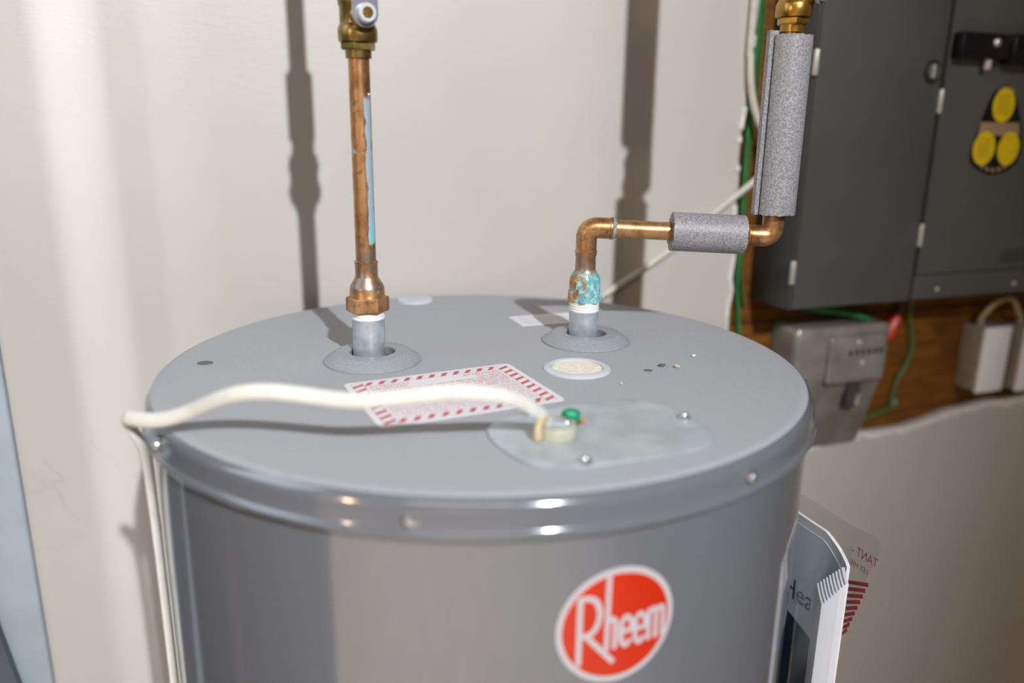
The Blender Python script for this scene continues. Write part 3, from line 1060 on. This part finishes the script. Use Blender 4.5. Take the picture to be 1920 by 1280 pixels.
# foam sleeves: split tubes with a lapped seam
def sleeve(name, label, base, zdir, length, r_out, seam, lap, upv=(0, 0, 1)):
    o = thing(name, label, 'pipe insulation', base, 0, 'foam sleeves on the outlet pipe')
    d = Vector(zdir).normalized()
    R = Matrix.Identity(4) if d.z > 0.99 else d.to_track_quat('Z', 'Y').to_matrix().to_4x4()
    ri = 0.0086
    na, nl = 56, 14
    vs, fs = [], []
    rnd = random.Random(len(label))
    jag = [rnd.uniform(-0.0006, 0.0006) for _ in range(na + 1)]
    jag2 = [rnd.uniform(-0.0006, 0.0006) for _ in range(na + 1)]
    for i in range(na + 1):
        t = i / na
        w = seam + (2 * pi + lap) * t
        grow = 0.0036 * max(0.0, (t - 0.80) / 0.20) ** 0.8 if lap < 0 else 0.0
        for l in range(nl + 1):
            z = length * l / nl
            if l == 0:
                z += jag[i]
            if l == nl:
                z += jag2[i] + grow * 1.1
            for r in (ri + grow, r_out + grow):
                vs.append((r * cos(w), r * sin(w), z))
    k = (nl + 1) * 2
    for i in range(na):
        for l in range(nl):
            a, b_ = i * k + l * 2, (i + 1) * k + l * 2
            fs.append((a, a + 2, b_ + 2, b_))
            fs.append((a + 1, b_ + 1, b_ + 3, a + 3))
        fs.append((i * k, (i + 1) * k, (i + 1) * k + 1, i * k + 1))
        e = nl * 2
        fs.append((i * k + e, i * k + e + 1, (i + 1) * k + e + 1, (i + 1) * k + e))
    for i in (0, na):
        for l in range(nl):
            a = i * k + l * 2
            fs.append((a, a + 1, a + 3, a + 2))
    MB().add(vs, fs, R).build('foam_tube', M['foam'], o, angle=50)
    return o


Bv = Vector((B[0], B[1], Z0))
s0 = Bv + Vector((0, 0, ZH0)) + hdir * 0.0735
sleeve('pipe_insulation', 'short grey foam sleeve on the horizontal copper run', s0, hdir, 0.0630, 0.0168, radians(200), 0.02)
sleeve('pipe_insulation', 'long grey foam sleeve standing on the vertical copper riser by the electrical panel', Bv + Vector((RX, RY, 0.1345)), (0, 0, 1), 0.1445, 0.0172, radians(207), radians(-7))
# sleeve above the valve, leaving the picture
sleeve('pipe_insulation', 'grey foam sleeve above the right brass valve at the top edge of the photo', Bv + Vector((RX, RY, 0.345)), (0, 0, 1), 0.60, 0.0185, radians(198), 0.02)
sleeve('pipe_insulation', 'grey foam sleeve above the left brass valve at the top edge of the photo', Vector((A[0], A[1], Z0 + 0.318)), (0, 0, 1), 0.055, 0.0118, radians(140), 0.02)

# ------------------------------------------------------------------ white power cable
cable = thing('power_cable', 'flat white cable arching over the lid from the connector and down the left side', 'cable', (0.05, -0.17, ZT))
path = [(0.0480, -0.1690, 1.2245), (0.0455, -0.1715, 1.230), (0.0424, -0.1768, 1.236), (0.0362, -0.1855, 1.2435), (0.0280, -0.1932, 1.251), (0.0172, -0.2014, 1.257), (0.0053, -0.2080, 1.2607),
        (-0.0034, -0.2110, 1.2625), (-0.0153, -0.2120, 1.2621), (-0.0302, -0.2120, 1.2602), (-0.0480, -0.2120, 1.258), (-0.0634, -0.2106, 1.2563), (-0.0790, -0.2085, 1.2565), (-0.0974, -0.2065, 1.2582), (-0.1148, -0.2050, 1.2592),
        (-0.1316, -0.2020, 1.257), (-0.1469, -0.1959, 1.251), (-0.1634, -0.1871, 1.242), (-0.1755, -0.1823, 1.236), (-0.1876, -0.1785, 1.2315), (-0.1981, -0.1755, 1.2295), (-0.2090, -0.1712, 1.2285),
        (-0.2160, -0.1672, 1.2275), (-0.2192, -0.1630, 1.2245), (-0.2190, -0.1595, 1.2195), (-0.2172, -0.1570, 1.2125), (-0.2168, -0.1522, 1.204), (-0.2190, -0.1450, 1.190), (-0.2225, -0.1362, 1.165), (-0.2243, -0.1312, 1.12), (-0.2247, -0.1302, 1.05),
        (-0.2250, -0.1300, 0.90), (-0.2250, -0.1300, 0.60), (-0.2255, -0.1305, 0.30), (-0.2400, -0.1180, 0.06), (-0.262, -0.130, 0.008), (-0.32, -0.14, 0.006)]
off = Vector((0.05, -0.17, ZT))
fine = [p - off for p in spline(path, 5)]
MB().tube(fine, 0.0026, 0.0046, n=14, upv=(0, 0.4, 1)).build('jacket', M['pvc'], cable)
# stripped end: the inner sheath bends back down beside the connector
tail = spline([(0.0440, -0.1760, 1.2350), (0.0410, -0.1805, 1.2345), (0.0395, -0.1835, 1.2310), (0.0392, -0.1845, 1.2265), (0.0395, -0.1840, 1.2240)], 5)
MB().tube([p - off for p in tail], 0.0024, 0.0030, n=10).build('folded_end', M['tan'], cable)

# ------------------------------------------------------------------ grit on the lid
def grit(loc, r, label, mat, seed, sq=(1, 1, 0.6), name='grit_crumb'):
    rnd = random.Random(seed)
    bt = bmesh.new()
    bmesh.ops.create_icosphere(bt, subdivisions=1, radius=r)
    for v in bt.verts:
        v.co *= rnd.uniform(0.7, 1.2)
        v.co = Vector((v.co.x * sq[0], v.co.y * sq[1], v.co.z * sq[2]))
    zmin = min(v.co.z for v in bt.verts)
    for v in bt.verts:
        v.co.z -= zmin
    o = MB().bm(bt).build(name, mat, None, False)
    o.location = loc
    return tag(o, label, 'debris', 'grit crumbs on the lid')


grit((0.1757, 0.0114, ZT), 0.0020, 'single white grit crumb on the lid, farthest right', M['sticker'], 1)
grit((0.1547, -0.0228, ZT), 0.0026, 'tan grit crumb on the lid right of the white cap', M['crumb'], 2)
grit((0.1434, -0.0190, ZT), 0.0026, 'dark grit crumb on the lid beside the tan one', M['crumb2'], 3, (1.3, 0.7, 0.6))
grit((0.1313, -0.0310, ZT), 0.0026, 'flat brown grit crumb on the lid nearest the white cap', M['flake'], 4, (1.6, 1, 0.3))
grit((0.1050, -0.0660, ZT), 0.0014, 'tiny yellowish grit crumb on the lid between white cap and cover plate', M['crumb'], 6)
o = MB().prism([(0.0062 * cos(2 * pi * i / 18) * (1 + 0.08 * sin(3 * i)), 0.0050 * sin(2 * pi * i / 18)) for i in range(18)], 0, 0.0004).build('paint_flake', M['flake'], None, False)
o.location = (-0.2215, -0.0250, ZT + 0.0001)
tag(o, 'olive oval flake lying near the left rim of the grey lid', 'debris')

# ------------------------------------------------------------------ electrical panel
panel = wall_thing('electrical_panel', 'large dark grey electrical panel with hinged doors and yellow-dotted sticker', 'electrical panel', 0.465, 1.184)
X = lambda s: s - 0.465
Zp = lambda z: z - 1.184
FR = -0.068                     # y of the cabinet front
mb = MB().box((0, FR, 0), (X(1.30), 0.013, Zp(2.3)), 0.0025, 2)
cab = mb.build('cabinet', M['panel_side'], panel)
ld = MB().box((X(0.4675), FR - 0.0035, Zp(1.1865)), (X(0.6560), FR + 0.001, Zp(2.28)), 0.0012, 2).build('left_door', M['panel'], panel)
rd = MB().box((X(0.6620), FR - 0.0045, Zp(1.2205)), (X(1.29), FR + 0.001, Zp(2.28)), 0.0012, 2).build('right_door', M['panel'], panel)
MB().box((X(0.6620), FR - 0.0028, Zp(1.1865)), (X(1.29), FR + 0.001, Zp(1.2190)), 0.0008, 1).build('bottom_rail', M['panel'], panel)
MB().box((X(0.6565), FR - 0.0012, Zp(1.1865)), (X(0.6615), FR + 0.001, Zp(2.28))).build('door_gap', M['gap'], panel, False)
for s, z, par in ((0.4635, 1.4795, ld), (0.4620, 1.2336, ld), (0.6590, 1.4400, rd), (0.6590, 1.2729, rd)):
    Mx = Matrix.Translation((X(s), FR - 0.0042, Zp(z) - 0.0145))
    MB().lathe([(0, 0), (0.0032, 0.0003), (0.0035, 0.001), (0.0035, 0.028), (0.0032, 0.0287), (0, 0.029)], 14, Mx).build('hinge', M['hinge'], par)
# round latch with a tab
Mx = Matrix.Translation((X(0.6405), FR - 0.003, Zp(1.4745))) @ Matrix.Rotation(pi / 2, 4, 'X')
MB().lathe([(0.0, 0.0004), (0.0142, 0.0004), (0.0142, 0.0014), (0.0132, 0.0022), (0.0118, 0.0022), (0.0108, 0.0012), (0.0, 0.0012)], 32, Mx).build('latch_ring', M['gap'], ld)
lt = MB().lathe([(0.0102, 0), (0.0102, 0.0040), (0.0090, 0.0052), (0.0, 0.0052)], 24, Mx).build('latch', M['panel'], ld)
MB().box((X(0.6335), FR - 0.0125, Zp(1.4665)), (X(0.6365), FR - 0.006, Zp(1.4825)), 0.0008, 1).build('latch_tab', M['hinge'], ld)
# black handle bar with its bolts
hb = MB().box((X(0.6640), FR - 0.022, Zp(1.4905)), (X(0.745), FR - 0.003, Zp(1.5210)), 0.003, 2)
hb.box((X(0.745), FR - 0.026, Zp(1.4860)), (X(0.90), FR - 0.003, Zp(1.5215)), 0.004, 2)
hnd = hb.build('handle_bar', M['black'], rd)
Mx = Matrix.Translation((X(0.7180), FR - 0.021, Zp(1.5100))) @ Matrix.Rotation(pi / 2, 4, 'X')
MB().dome(0.0060, 0.005, Mx, 16, 4).build('handle_bolt', M['chrome'], rd)
Mx = Matrix.Translation((X(0.7165), FR - 0.014, Zp(1.4850)))
MB().lathe([(0, -0.006), (0.0042, -0.006), (0.0046, -0.004), (0.0046, 0.005), (0, 0.006)], 14, Mx).build('handle_pin', M['hinge'], rd)
for s in (0.7039, 0.845, 1.0):
    Mx = Matrix.Translation((X(s), FR - 0.0026, Zp(1.1990))) @ Matrix.Rotation(pi / 2, 4, 'X')
    MB().dome(0.0036, 0.0018, Mx, 12, 3).build('rail_screw', M['hinge'], panel)
for i in range(4):
    MB().box((X(0.806), FR - 0.0062, Zp(1.2300 + 0.0048 * i)), (X(0.90), FR - 0.0040, Zp(1.2322 + 0.0048 * i)), 0.0006, 1).build('louvre', M['panel_side'], rd)
# sticker
FS = FR - 0.0045
egg = [(0.764, 1.4631), (0.7454, 1.4516), (0.7351, 1.4285), (0.7272, 1.4019), (0.7221, 1.3752), (0.7266, 1.363), (0.7525, 1.3512), (0.7718, 1.3496), (0.7987, 1.3577), (0.8106, 1.3764), (0.8045, 1.4093), (0.7886, 1.4426), (0.7762, 1.4589)]
eg = [(p.x, p.y) for p in spline([(X(s), Zp(z), 0) for s, z in egg + egg[:1]], 5)][:-1]
MF = Matrix.Translation((0, FS, 0)) @ Matrix.Rotation(pi / 2, 4, 'X')   # local (x, z) drawing on the front face
stk = MB().prism(eg, 0.0, 0.0005, MF).build('sticker', M['black'], rd, False)


def ell(cx_, cz_, a, b_, z=0.0007, n_=28):
    return [(cx_ + a * cos(2 * pi * i / n_), cz_ + b_ * sin(2 * pi * i / n_)) for i in range(n_)]


for s, z in ((0.7662, 1.4373), (0.7440, 1.3832), (0.7872, 1.3828)):
    mbs = MB()
    flat(mbs, ell(X(s), Zp(z), 0.0190, 0.0215), MF, 0.0008)
    dot = mbs.build('yellow_dot', M['yellow'], stk, False)
for s, z in ((0.7662, 1.4373), (0.7440, 1.3832)):
    mbs = MB()
    for i in range(5):
        y = Zp(z) - 0.010 + 0.005 * i
        flat(mbs, [(X(s) - 0.011, y), (X(s) + 0.011, y), (X(s) + 0.011, y + 0.0012), (X(s) - 0.011, y + 0.0012)], MF, 0.0010)
    stuff(mbs.build('fine_print', M['yink'], stk, False))
mbs = MB()
flat(mbs, [(X(0.7298), Zp(1.4000)), (X(0.8030), Zp(1.3990)), (X(0.7985), Zp(1.4160)), (X(0.7318), Zp(1.4160))], MF, 0.0007)
mbs.build('tan_band', M['tanprint'], stk, False)
mbs = MB()
for i in range(9):
    a0 = radians(200 + 16 * i)
    c0 = Vector((X(0.7665), Zp(1.386)))
    p = [c0 + Vector((0.0395 * cos(a0 + w), 0.0330 * sin(a0 + w))) for w in (0, 0.16)] + [c0 + Vector((0.0345 * cos(a0 + w), 0.0280 * sin(a0 + w))) for w in (0.16, 0)]
    flat(mbs, [tuple(q) for q in p], MF, 0.00075)
for i in range(5):
    a0 = radians(50 + 17 * i)
    c0 = Vector((X(0.7668), Zp(1.4375)))
    p = [c0 + Vector((0.0225 * cos(a0 + w), 0.0235 * sin(a0 + w))) for w in (0, 0.2)] + [c0 + Vector((0.0195 * cos(a0 + w), 0.0205 * sin(a0 + w))) for w in (0.2, 0)]
    flat(mbs, [tuple(q) for q in p], MF, 0.0009)
stuff(mbs.build('rim_print', M['tanprint'], stk, False))

# ------------------------------------------------------------------ grey metal box under the panel
jb = wall_thing('junction_box', 'weathered grey metal box with sloping lower front, mounted below the electrical panel', 'junction box', 0.5085, 0.955)
prof = [(0.013, 0.0), (0.0, 0.0), (-0.006, 0.006), (-0.037, 0.118), (-0.0385, 0.130), (-0.0385, 0.185), (-0.035, 0.192), (0.013, 0.194)]
b = bmesh.new()
Wd = 0.160
lf = [b.verts.new((0, y, z)) for y, z in prof]
rt = [b.verts.new((Wd, y, z)) for y, z in prof]
b.faces.new(lf)
b.faces.new(rt[::-1])
for i in range(len(prof)):
    j = (i + 1) % len(prof)
    b.faces.new((lf[j], lf[i], rt[i], rt[j]))
bmesh.ops.recalc_face_normals(b, faces=b.faces[:])
be = [e for e in b.edges if abs((e.verts[0].co.x + e.verts[1].co.x) / 2 - 0) < 1e-6 or abs((e.verts[0].co.x + e.verts[1].co.x) / 2 - Wd) < 1e-6]
be = [e for e in be if min(e.verts[0].co.y, e.verts[1].co.y) < 0.001]
bmesh.ops.bevel(b, geom=be, offset=0.009, segments=4, profile=0.5, affect='EDGES')
MB().bm(b).build('housing', M['jbox'], jb, angle=40)
cv = MB().box((0.052, -0.0445, 0.112), (0.152, -0.036, 0.180), 0.006, 4).build('front_cover', M['jbox'], jb, angle=50)
# embossed, worn lettering block and screws
for i in range(6):
    MB().box((0.084 + 0.0105 * i, -0.0457, 0.152), (0.0905 + 0.0105 * i, -0.0442, 0.1605), 0.0008, 1).build('embossed_mark', M['jdark'], cv)
for x, z in ((0.110, 0.140), (0.100, 0.170)):
    Mx = Matrix.Translation((x, -0.0442, z)) @ Matrix.Rotation(pi / 2, 4, 'X')
    MB().dome(0.0042, 0.0026, Mx, 14, 4).build('cover_screw', M['hinge'], cv)
# hasp under the cover
hp = MB().box((0.096, -0.040, 0.074), (0.118, -0.0262, 0.108), 0.003, 2).build('hasp', M['jdark'], jb)
Mx = Matrix.Translation((0.1105, -0.041, 0.078)) @ Matrix.Rotation(radians(12), 4, 'Y')
MB().lathe([(0, 0), (0.0040, 0.0005), (0.0044, 0.002), (0.0044, 0.016), (0, 0.0175)], 12, Mx).build('hasp_pin', M['chrome'], hp)

# ------------------------------------------------------------------ two plug-in adapters
def adapter(s, z, label):
    t_ = wall_thing('power_adapter', label, 'power adapter', s, z, group='white faced adapters on the wall')
    MB().box((0.0, -0.024, 0.0), (0.052, 0.0145, 0.100), 0.004, 3).build('body', M['greyplastic'], t_)
    MB().box((-0.0005, -0.0285, -0.001), (0.0525, -0.0235, 0.101), 0.0012, 2).build('face_plate', M['white'], t_)
    Mx = Matrix.Translation((0.012, -0.006, 0.099))
    MB().lathe([(0.006, 0), (0.006, 0.006), (0.0045, 0.012), (0, 0.012)], 14, Mx).build('strain_relief', M['greyplastic'], t_)
    return t_


ad = adapter(0.862, 1.0205, 'adapter with bright white face plate, whole, right of the grey metal box')
ad2 = adapter(0.946, 1.015, 'adapter cut off by the right edge of the photo')
cord = thing('adapter_cord', 'beige cord looping from the whole adapter towards the right edge', 'cord', wall_at(0.874, 0.006, 1.131), WROT)
MB().tube(spline([(0, 0, 0), (0.001, -0.006, 0.012), (0.010, -0.012, 0.026), (0.028, -0.016, 0.033), (0.048, -0.012, 0.026), (0.066, -0.006, 0.010), (0.084, 0.0, -0.006)], 5), 0.0040, n=10).build('cord', M['beigecord'], cord)


# ------------------------------------------------------------------ wires on the wall
def wire(name, label, pts, r, mat, cat='wire', ry=None):
    P = [wall_at(*p) for p in pts]
    o = MB().tube([p - P[0] for p in spline(P, 7)], r, ry, n=10).build(name, mat, None)
    o.location = P[0]
    return tag(o, label, cat)


wire('ground_wire', 'green wire running down the gap between drywall and panel', [(0.4385, -0.009, 2.2), (0.4390, -0.009, 1.52), (0.4360, -0.008, 1.44), (0.4375, -0.009, 1.36), (0.4385, -0.008, 1.28), (0.4400, -0.009, 1.21), (0.4470, -0.010, 1.165), (0.4560, -0.010, 1.10)], 0.0032, M['greenwire'])
wire('ground_wire', 'second green wire close to the panel side, darker and thinner', [(0.4475, -0.010, 2.2), (0.4465, -0.010, 1.50), (0.4440, -0.010, 1.40), (0.4440, -0.010, 1.30), (0.4465, -0.010, 1.22), (0.456, -0.010, 1.175)], 0.0022, M['olivewire'])
wire('coax_cable', 'off-white cable dropping beside the panel and crossing the wall behind the pipes', [(0.4190, 0.006, 2.2), (0.4190, 0.006, 1.56), (0.4200, 0.007, 1.49), (0.4250, 0.008, 1.450), (0.4350, 0.009, 1.420), (0.4480, 0.010, 1.398), (0.4560, 0.010, 1.378), (0.4545, 0.010, 1.360), (0.4430, 0.009, 1.343), (0.385, 0.007, 1.301), (0.329, 0.006, 1.259), (0.239, 0.006, 1.2065), (0.20, 0.005, 1.185), (0.17, 0.0048, 1.15), (0.165, 0.0048, 0.9)], 0.0042, M['coax'], 'cable')
wire('ground_wire', 'bright green wire arching over the grey metal box', [(0.535, -0.008, 1.170), (0.560, 0.012, 1.168), (0.596, 0.022, 1.163), (0.630, 0.022, 1.154), (0.655, 0.014, 1.140), (0.672, -0.004, 1.122), (0.676, -0.010, 1.09)], 0.0048, M['greenwire'])
wire('ground_wire', 'olive green wire hanging on the plywood between box and adapter', [(0.7460, -0.009, 1.172), (0.7507, -0.010, 1.135), (0.7600, -0.010, 1.105), (0.7632, -0.010, 1.085), (0.7520, -0.010, 1.058), (0.7411, -0.010, 1.037), (0.7360, -0.010, 1.005)], 0.0042, M['olivewire'])
wire('ground_wire', 'short green wire end lying along the drywall edge under the grey metal box', [(0.672, -0.009, 0.985), (0.700, -0.008, 0.990), (0.730, -0.008, 0.997), (0.752, -0.009, 1.001)], 0.0040, M['olivewire'])
rc = wall_thing('wire_connector', 'red wire connector with dark tip hanging under the panel', 'wire connector', 0.700, 1.112, -0.002)
Mx = Matrix.Rotation(radians(28), 4, 'Y')
MB().lathe([(0, 0), (0.0095, 0.001), (0.0105, 0.006), (0.0085, 0.032), (0.0060, 0.038), (0, 0.039)], 10, Mx).build('shell', M['redplastic'], rc, angle=20)
MB().lathe([(0.0058, 0.036), (0.0058, 0.050), (0, 0.051)], 12, Mx).build('collar', M['jdark'], rc)
bl = wall_thing('wall_bolt', 'small grey bolt head on the plywood just above the drywall edge', 'bolt', 0.741, 1.006, -0.014)
MB().lathe([(0, 0), (0.0075, 0), (0.0075, 0.006), (0.006, 0.0075), (0, 0.0075)], 6, Matrix.Rotation(pi / 2, 4, 'X')).build('head', M['jbox'], bl, angle=20)

# ------------------------------------------------------------------ document pouch on the right of the tank
PA = radians(22)
PT = Vector((sin(PA), -cos(PA), 0))     # along the pouch, towards the viewer
PN = Vector((cos(PA), sin(PA), 0))      # away from the tank


def sheet(curve, z0, z1, th, name, mat, parent, base, top=None, nz=1):
    """curved upright sheet through (t, o) points of the pouch frame; top: height per parameter 0..1"""
    C_ = [PT * t + PN * o for t, o in curve]
    C_ = spline(C_, 5)
    N_ = len(C_)
    vs, fs = [], []
    for i, p in enumerate(C_):
        tg = (C_[min(i + 1, N_ - 1)] - C_[max(i - 1, 0)]).normalized()
        nr = Vector((tg.y, -tg.x, 0)) * (th / 2)
        zt = top(i / (N_ - 1)) if top else z1
        for q, z in ((p + nr, z0), (p + nr, zt), (p - nr, zt), (p - nr, z0)):
            vs.append(q + Vector((0, 0, z)) - base)
    for i in range(N_ - 1):
        for j in range(4):
            k = (j + 1) % 4
            fs.append((i * 4 + j, i * 4 + k, i * 4 + 4 + k, i * 4 + 4 + j))
    fs.append((0, 1, 2, 3))
    fs.append(tuple((N_ - 1) * 4 + j for j in (3, 2, 1, 0)))
    return MB().add(vs, fs).build(name, mat, parent, angle=60)


base = PN * 0.262 + Vector((0, 0, 0.78))
pouch = thing('document_pouch', 'clear plastic document pouch taped to the right side of the grey tank', 'pouch', base)


def pouch_xy(x, y):
    v = Vector((x, y, 0))
    return (v.dot(PT), v.dot(PN))


# near film: from the jacket out to the open edge
nf = sheet([pouch_xy(0.2300, -0.1290), pouch_xy(0.2380, -0.1130), pouch_xy(0.2560, -0.0990), pouch_xy(0.2720, -0.0905), pouch_xy(0.2860, -0.0830)], 0.80, 1.098, 0.0004, 'near_film', M['film'], pouch, base, top=lambda f: 1.080 + 0.020 * f)
MR = Matrix.Translation(PN * 0.3020 - base) @ Matrix(((PT.x, 0, PN.x, 0), (PT.y, 0, PN.y, 0), (0, 1, 0, 0), (0, 0, 0, 1)))
MB().prism([(-0.06, 0.80), (0.094, 0.80), (0.1110, 0.90), (0.1190, 0.944), (0.1250, 0.975), (0.1500, 1.0546), (0.1522, 1.0650), (0.1500, 1.0695), (0.1444, 1.0715), (0.1208, 1.0690), (-0.06, 1.072)], 0.0, 0.0004, MR).build('outer_film', M['film'], pouch, False)
of = pouch.children[-1]
# red print on the outside of the outer film, read mirrored from here
rows = [('TANT -', 0.0, 0.0, 0.0135, 'RIGHT', 0.0285)]
mirror = Matrix.Diagonal((-1, 1, 1, 1))
print_lines([('TANT -', 0.0, 0.0, 0.0125, 'RIGHT', 0.0285)], 'red_print', M['red'], of, MR @ Matrix.Translation((0.1215, 1.0440, 0)) @ mirror, 0.0008)
print_lines([('LES HIE', 0.0, 0.0, 0.0075, 'RIGHT', 0.0200)], 'red_print', M['red'], of, MR @ Matrix.Translation((0.1215, 1.0330, 0)) @ mirror, 0.0008)
for i in range(9):
    z = 1.0180 - 0.0068 * i
    xr = 0.1445 - 0.00195 * i
    mb = MB()
    flat(mb, [(0.1225, z - 0.0050), (xr, z + 0.0045), (xr - 0.0006, z + 0.0085), (0.1225, z - 0.0012)], MR, 0.0008)
    mb.build('red_stripe', M['red'], of, False)

# booklet with pale blue and navy cover
bb = PN * 0.262 + Vector((0, 0, 0.80))
book = thing('instruction_booklet', 'pale blue and navy booklet standing inside the clear pouch', 'booklet', bb)
bc = [(-0.05, 0.2680), (0.0, 0.2680), (0.06, 0.2685), (0.105, 0.2672), (0.138, 0.2660), (0.157, 0.2630)]
sheet(bc, 0.80, 1.072, 0.0030, 'pages', M['white'], book, bb, top=lambda f: 1.074 - 0.016 * max(0.0, f - 0.72) / 0.28)
bc2 = [(t_, o_ - 0.0020) for t_, o_ in bc]
sheet(bc2, 0.80, 1.06, 0.0004, 'cover', M['bluecover'], book, bb, top=lambda f: 1.066 - 0.020 * max(0.0, f - 0.72) / 0.28)
bc3 = [(t_, o_ - 0.0024) for t_, o_ in bc]
sheet(bc3, 0.80, 1.0, 0.0003, 'cover_photo', M['navycover'], book, bb, top=lambda f: 0.985 - 0.060 * max(0.0, f - 0.35) ** 1.2)
MT = Matrix.Translation(PN * 0.2650 - bb) @ Matrix(((PT.x, 0, -PN.x, 0), (PT.y, 0, -PN.y, 0), (0, 1, 0, 0), (0, 0, 0, 1)))
print_lines([('Heater', 0.084, 0.992, 0.028, 'LEFT', 0.066)], 'title_print', M['ink'], book, MT, 0.0004)

# folded leaflets wrapped round the near edge of the booklet
lb = Vector((0.283, -0.068, 0.80))
leaf = thing('leaflet_bundle', 'bundle of folded white leaflets at the near edge of the pouch', 'leaflets', lb)
for i in range(9):
    k = i / 8
    tip = Vector((0.2715 + 0.0185 * k, -0.0790 + 0.0040 * k))
    ln = 0.024 - 0.006 * k
    c_ = [pouch_xy(*tip), pouch_xy(tip.x + 0.16 * ln / 3, tip.y + ln / 3), pouch_xy(tip.x + 0.18 * ln * 2 / 3, tip.y + ln * 2 / 3), pouch_xy(tip.x + 0.20 * ln, tip.y + ln)]
    sheet(c_, 0.80, 1.04, 0.0024, 'leaflet', M['white'], leaf, lb, top=lambda f, k=k: 1.0435 + 0.016 * k + 0.004 * f)
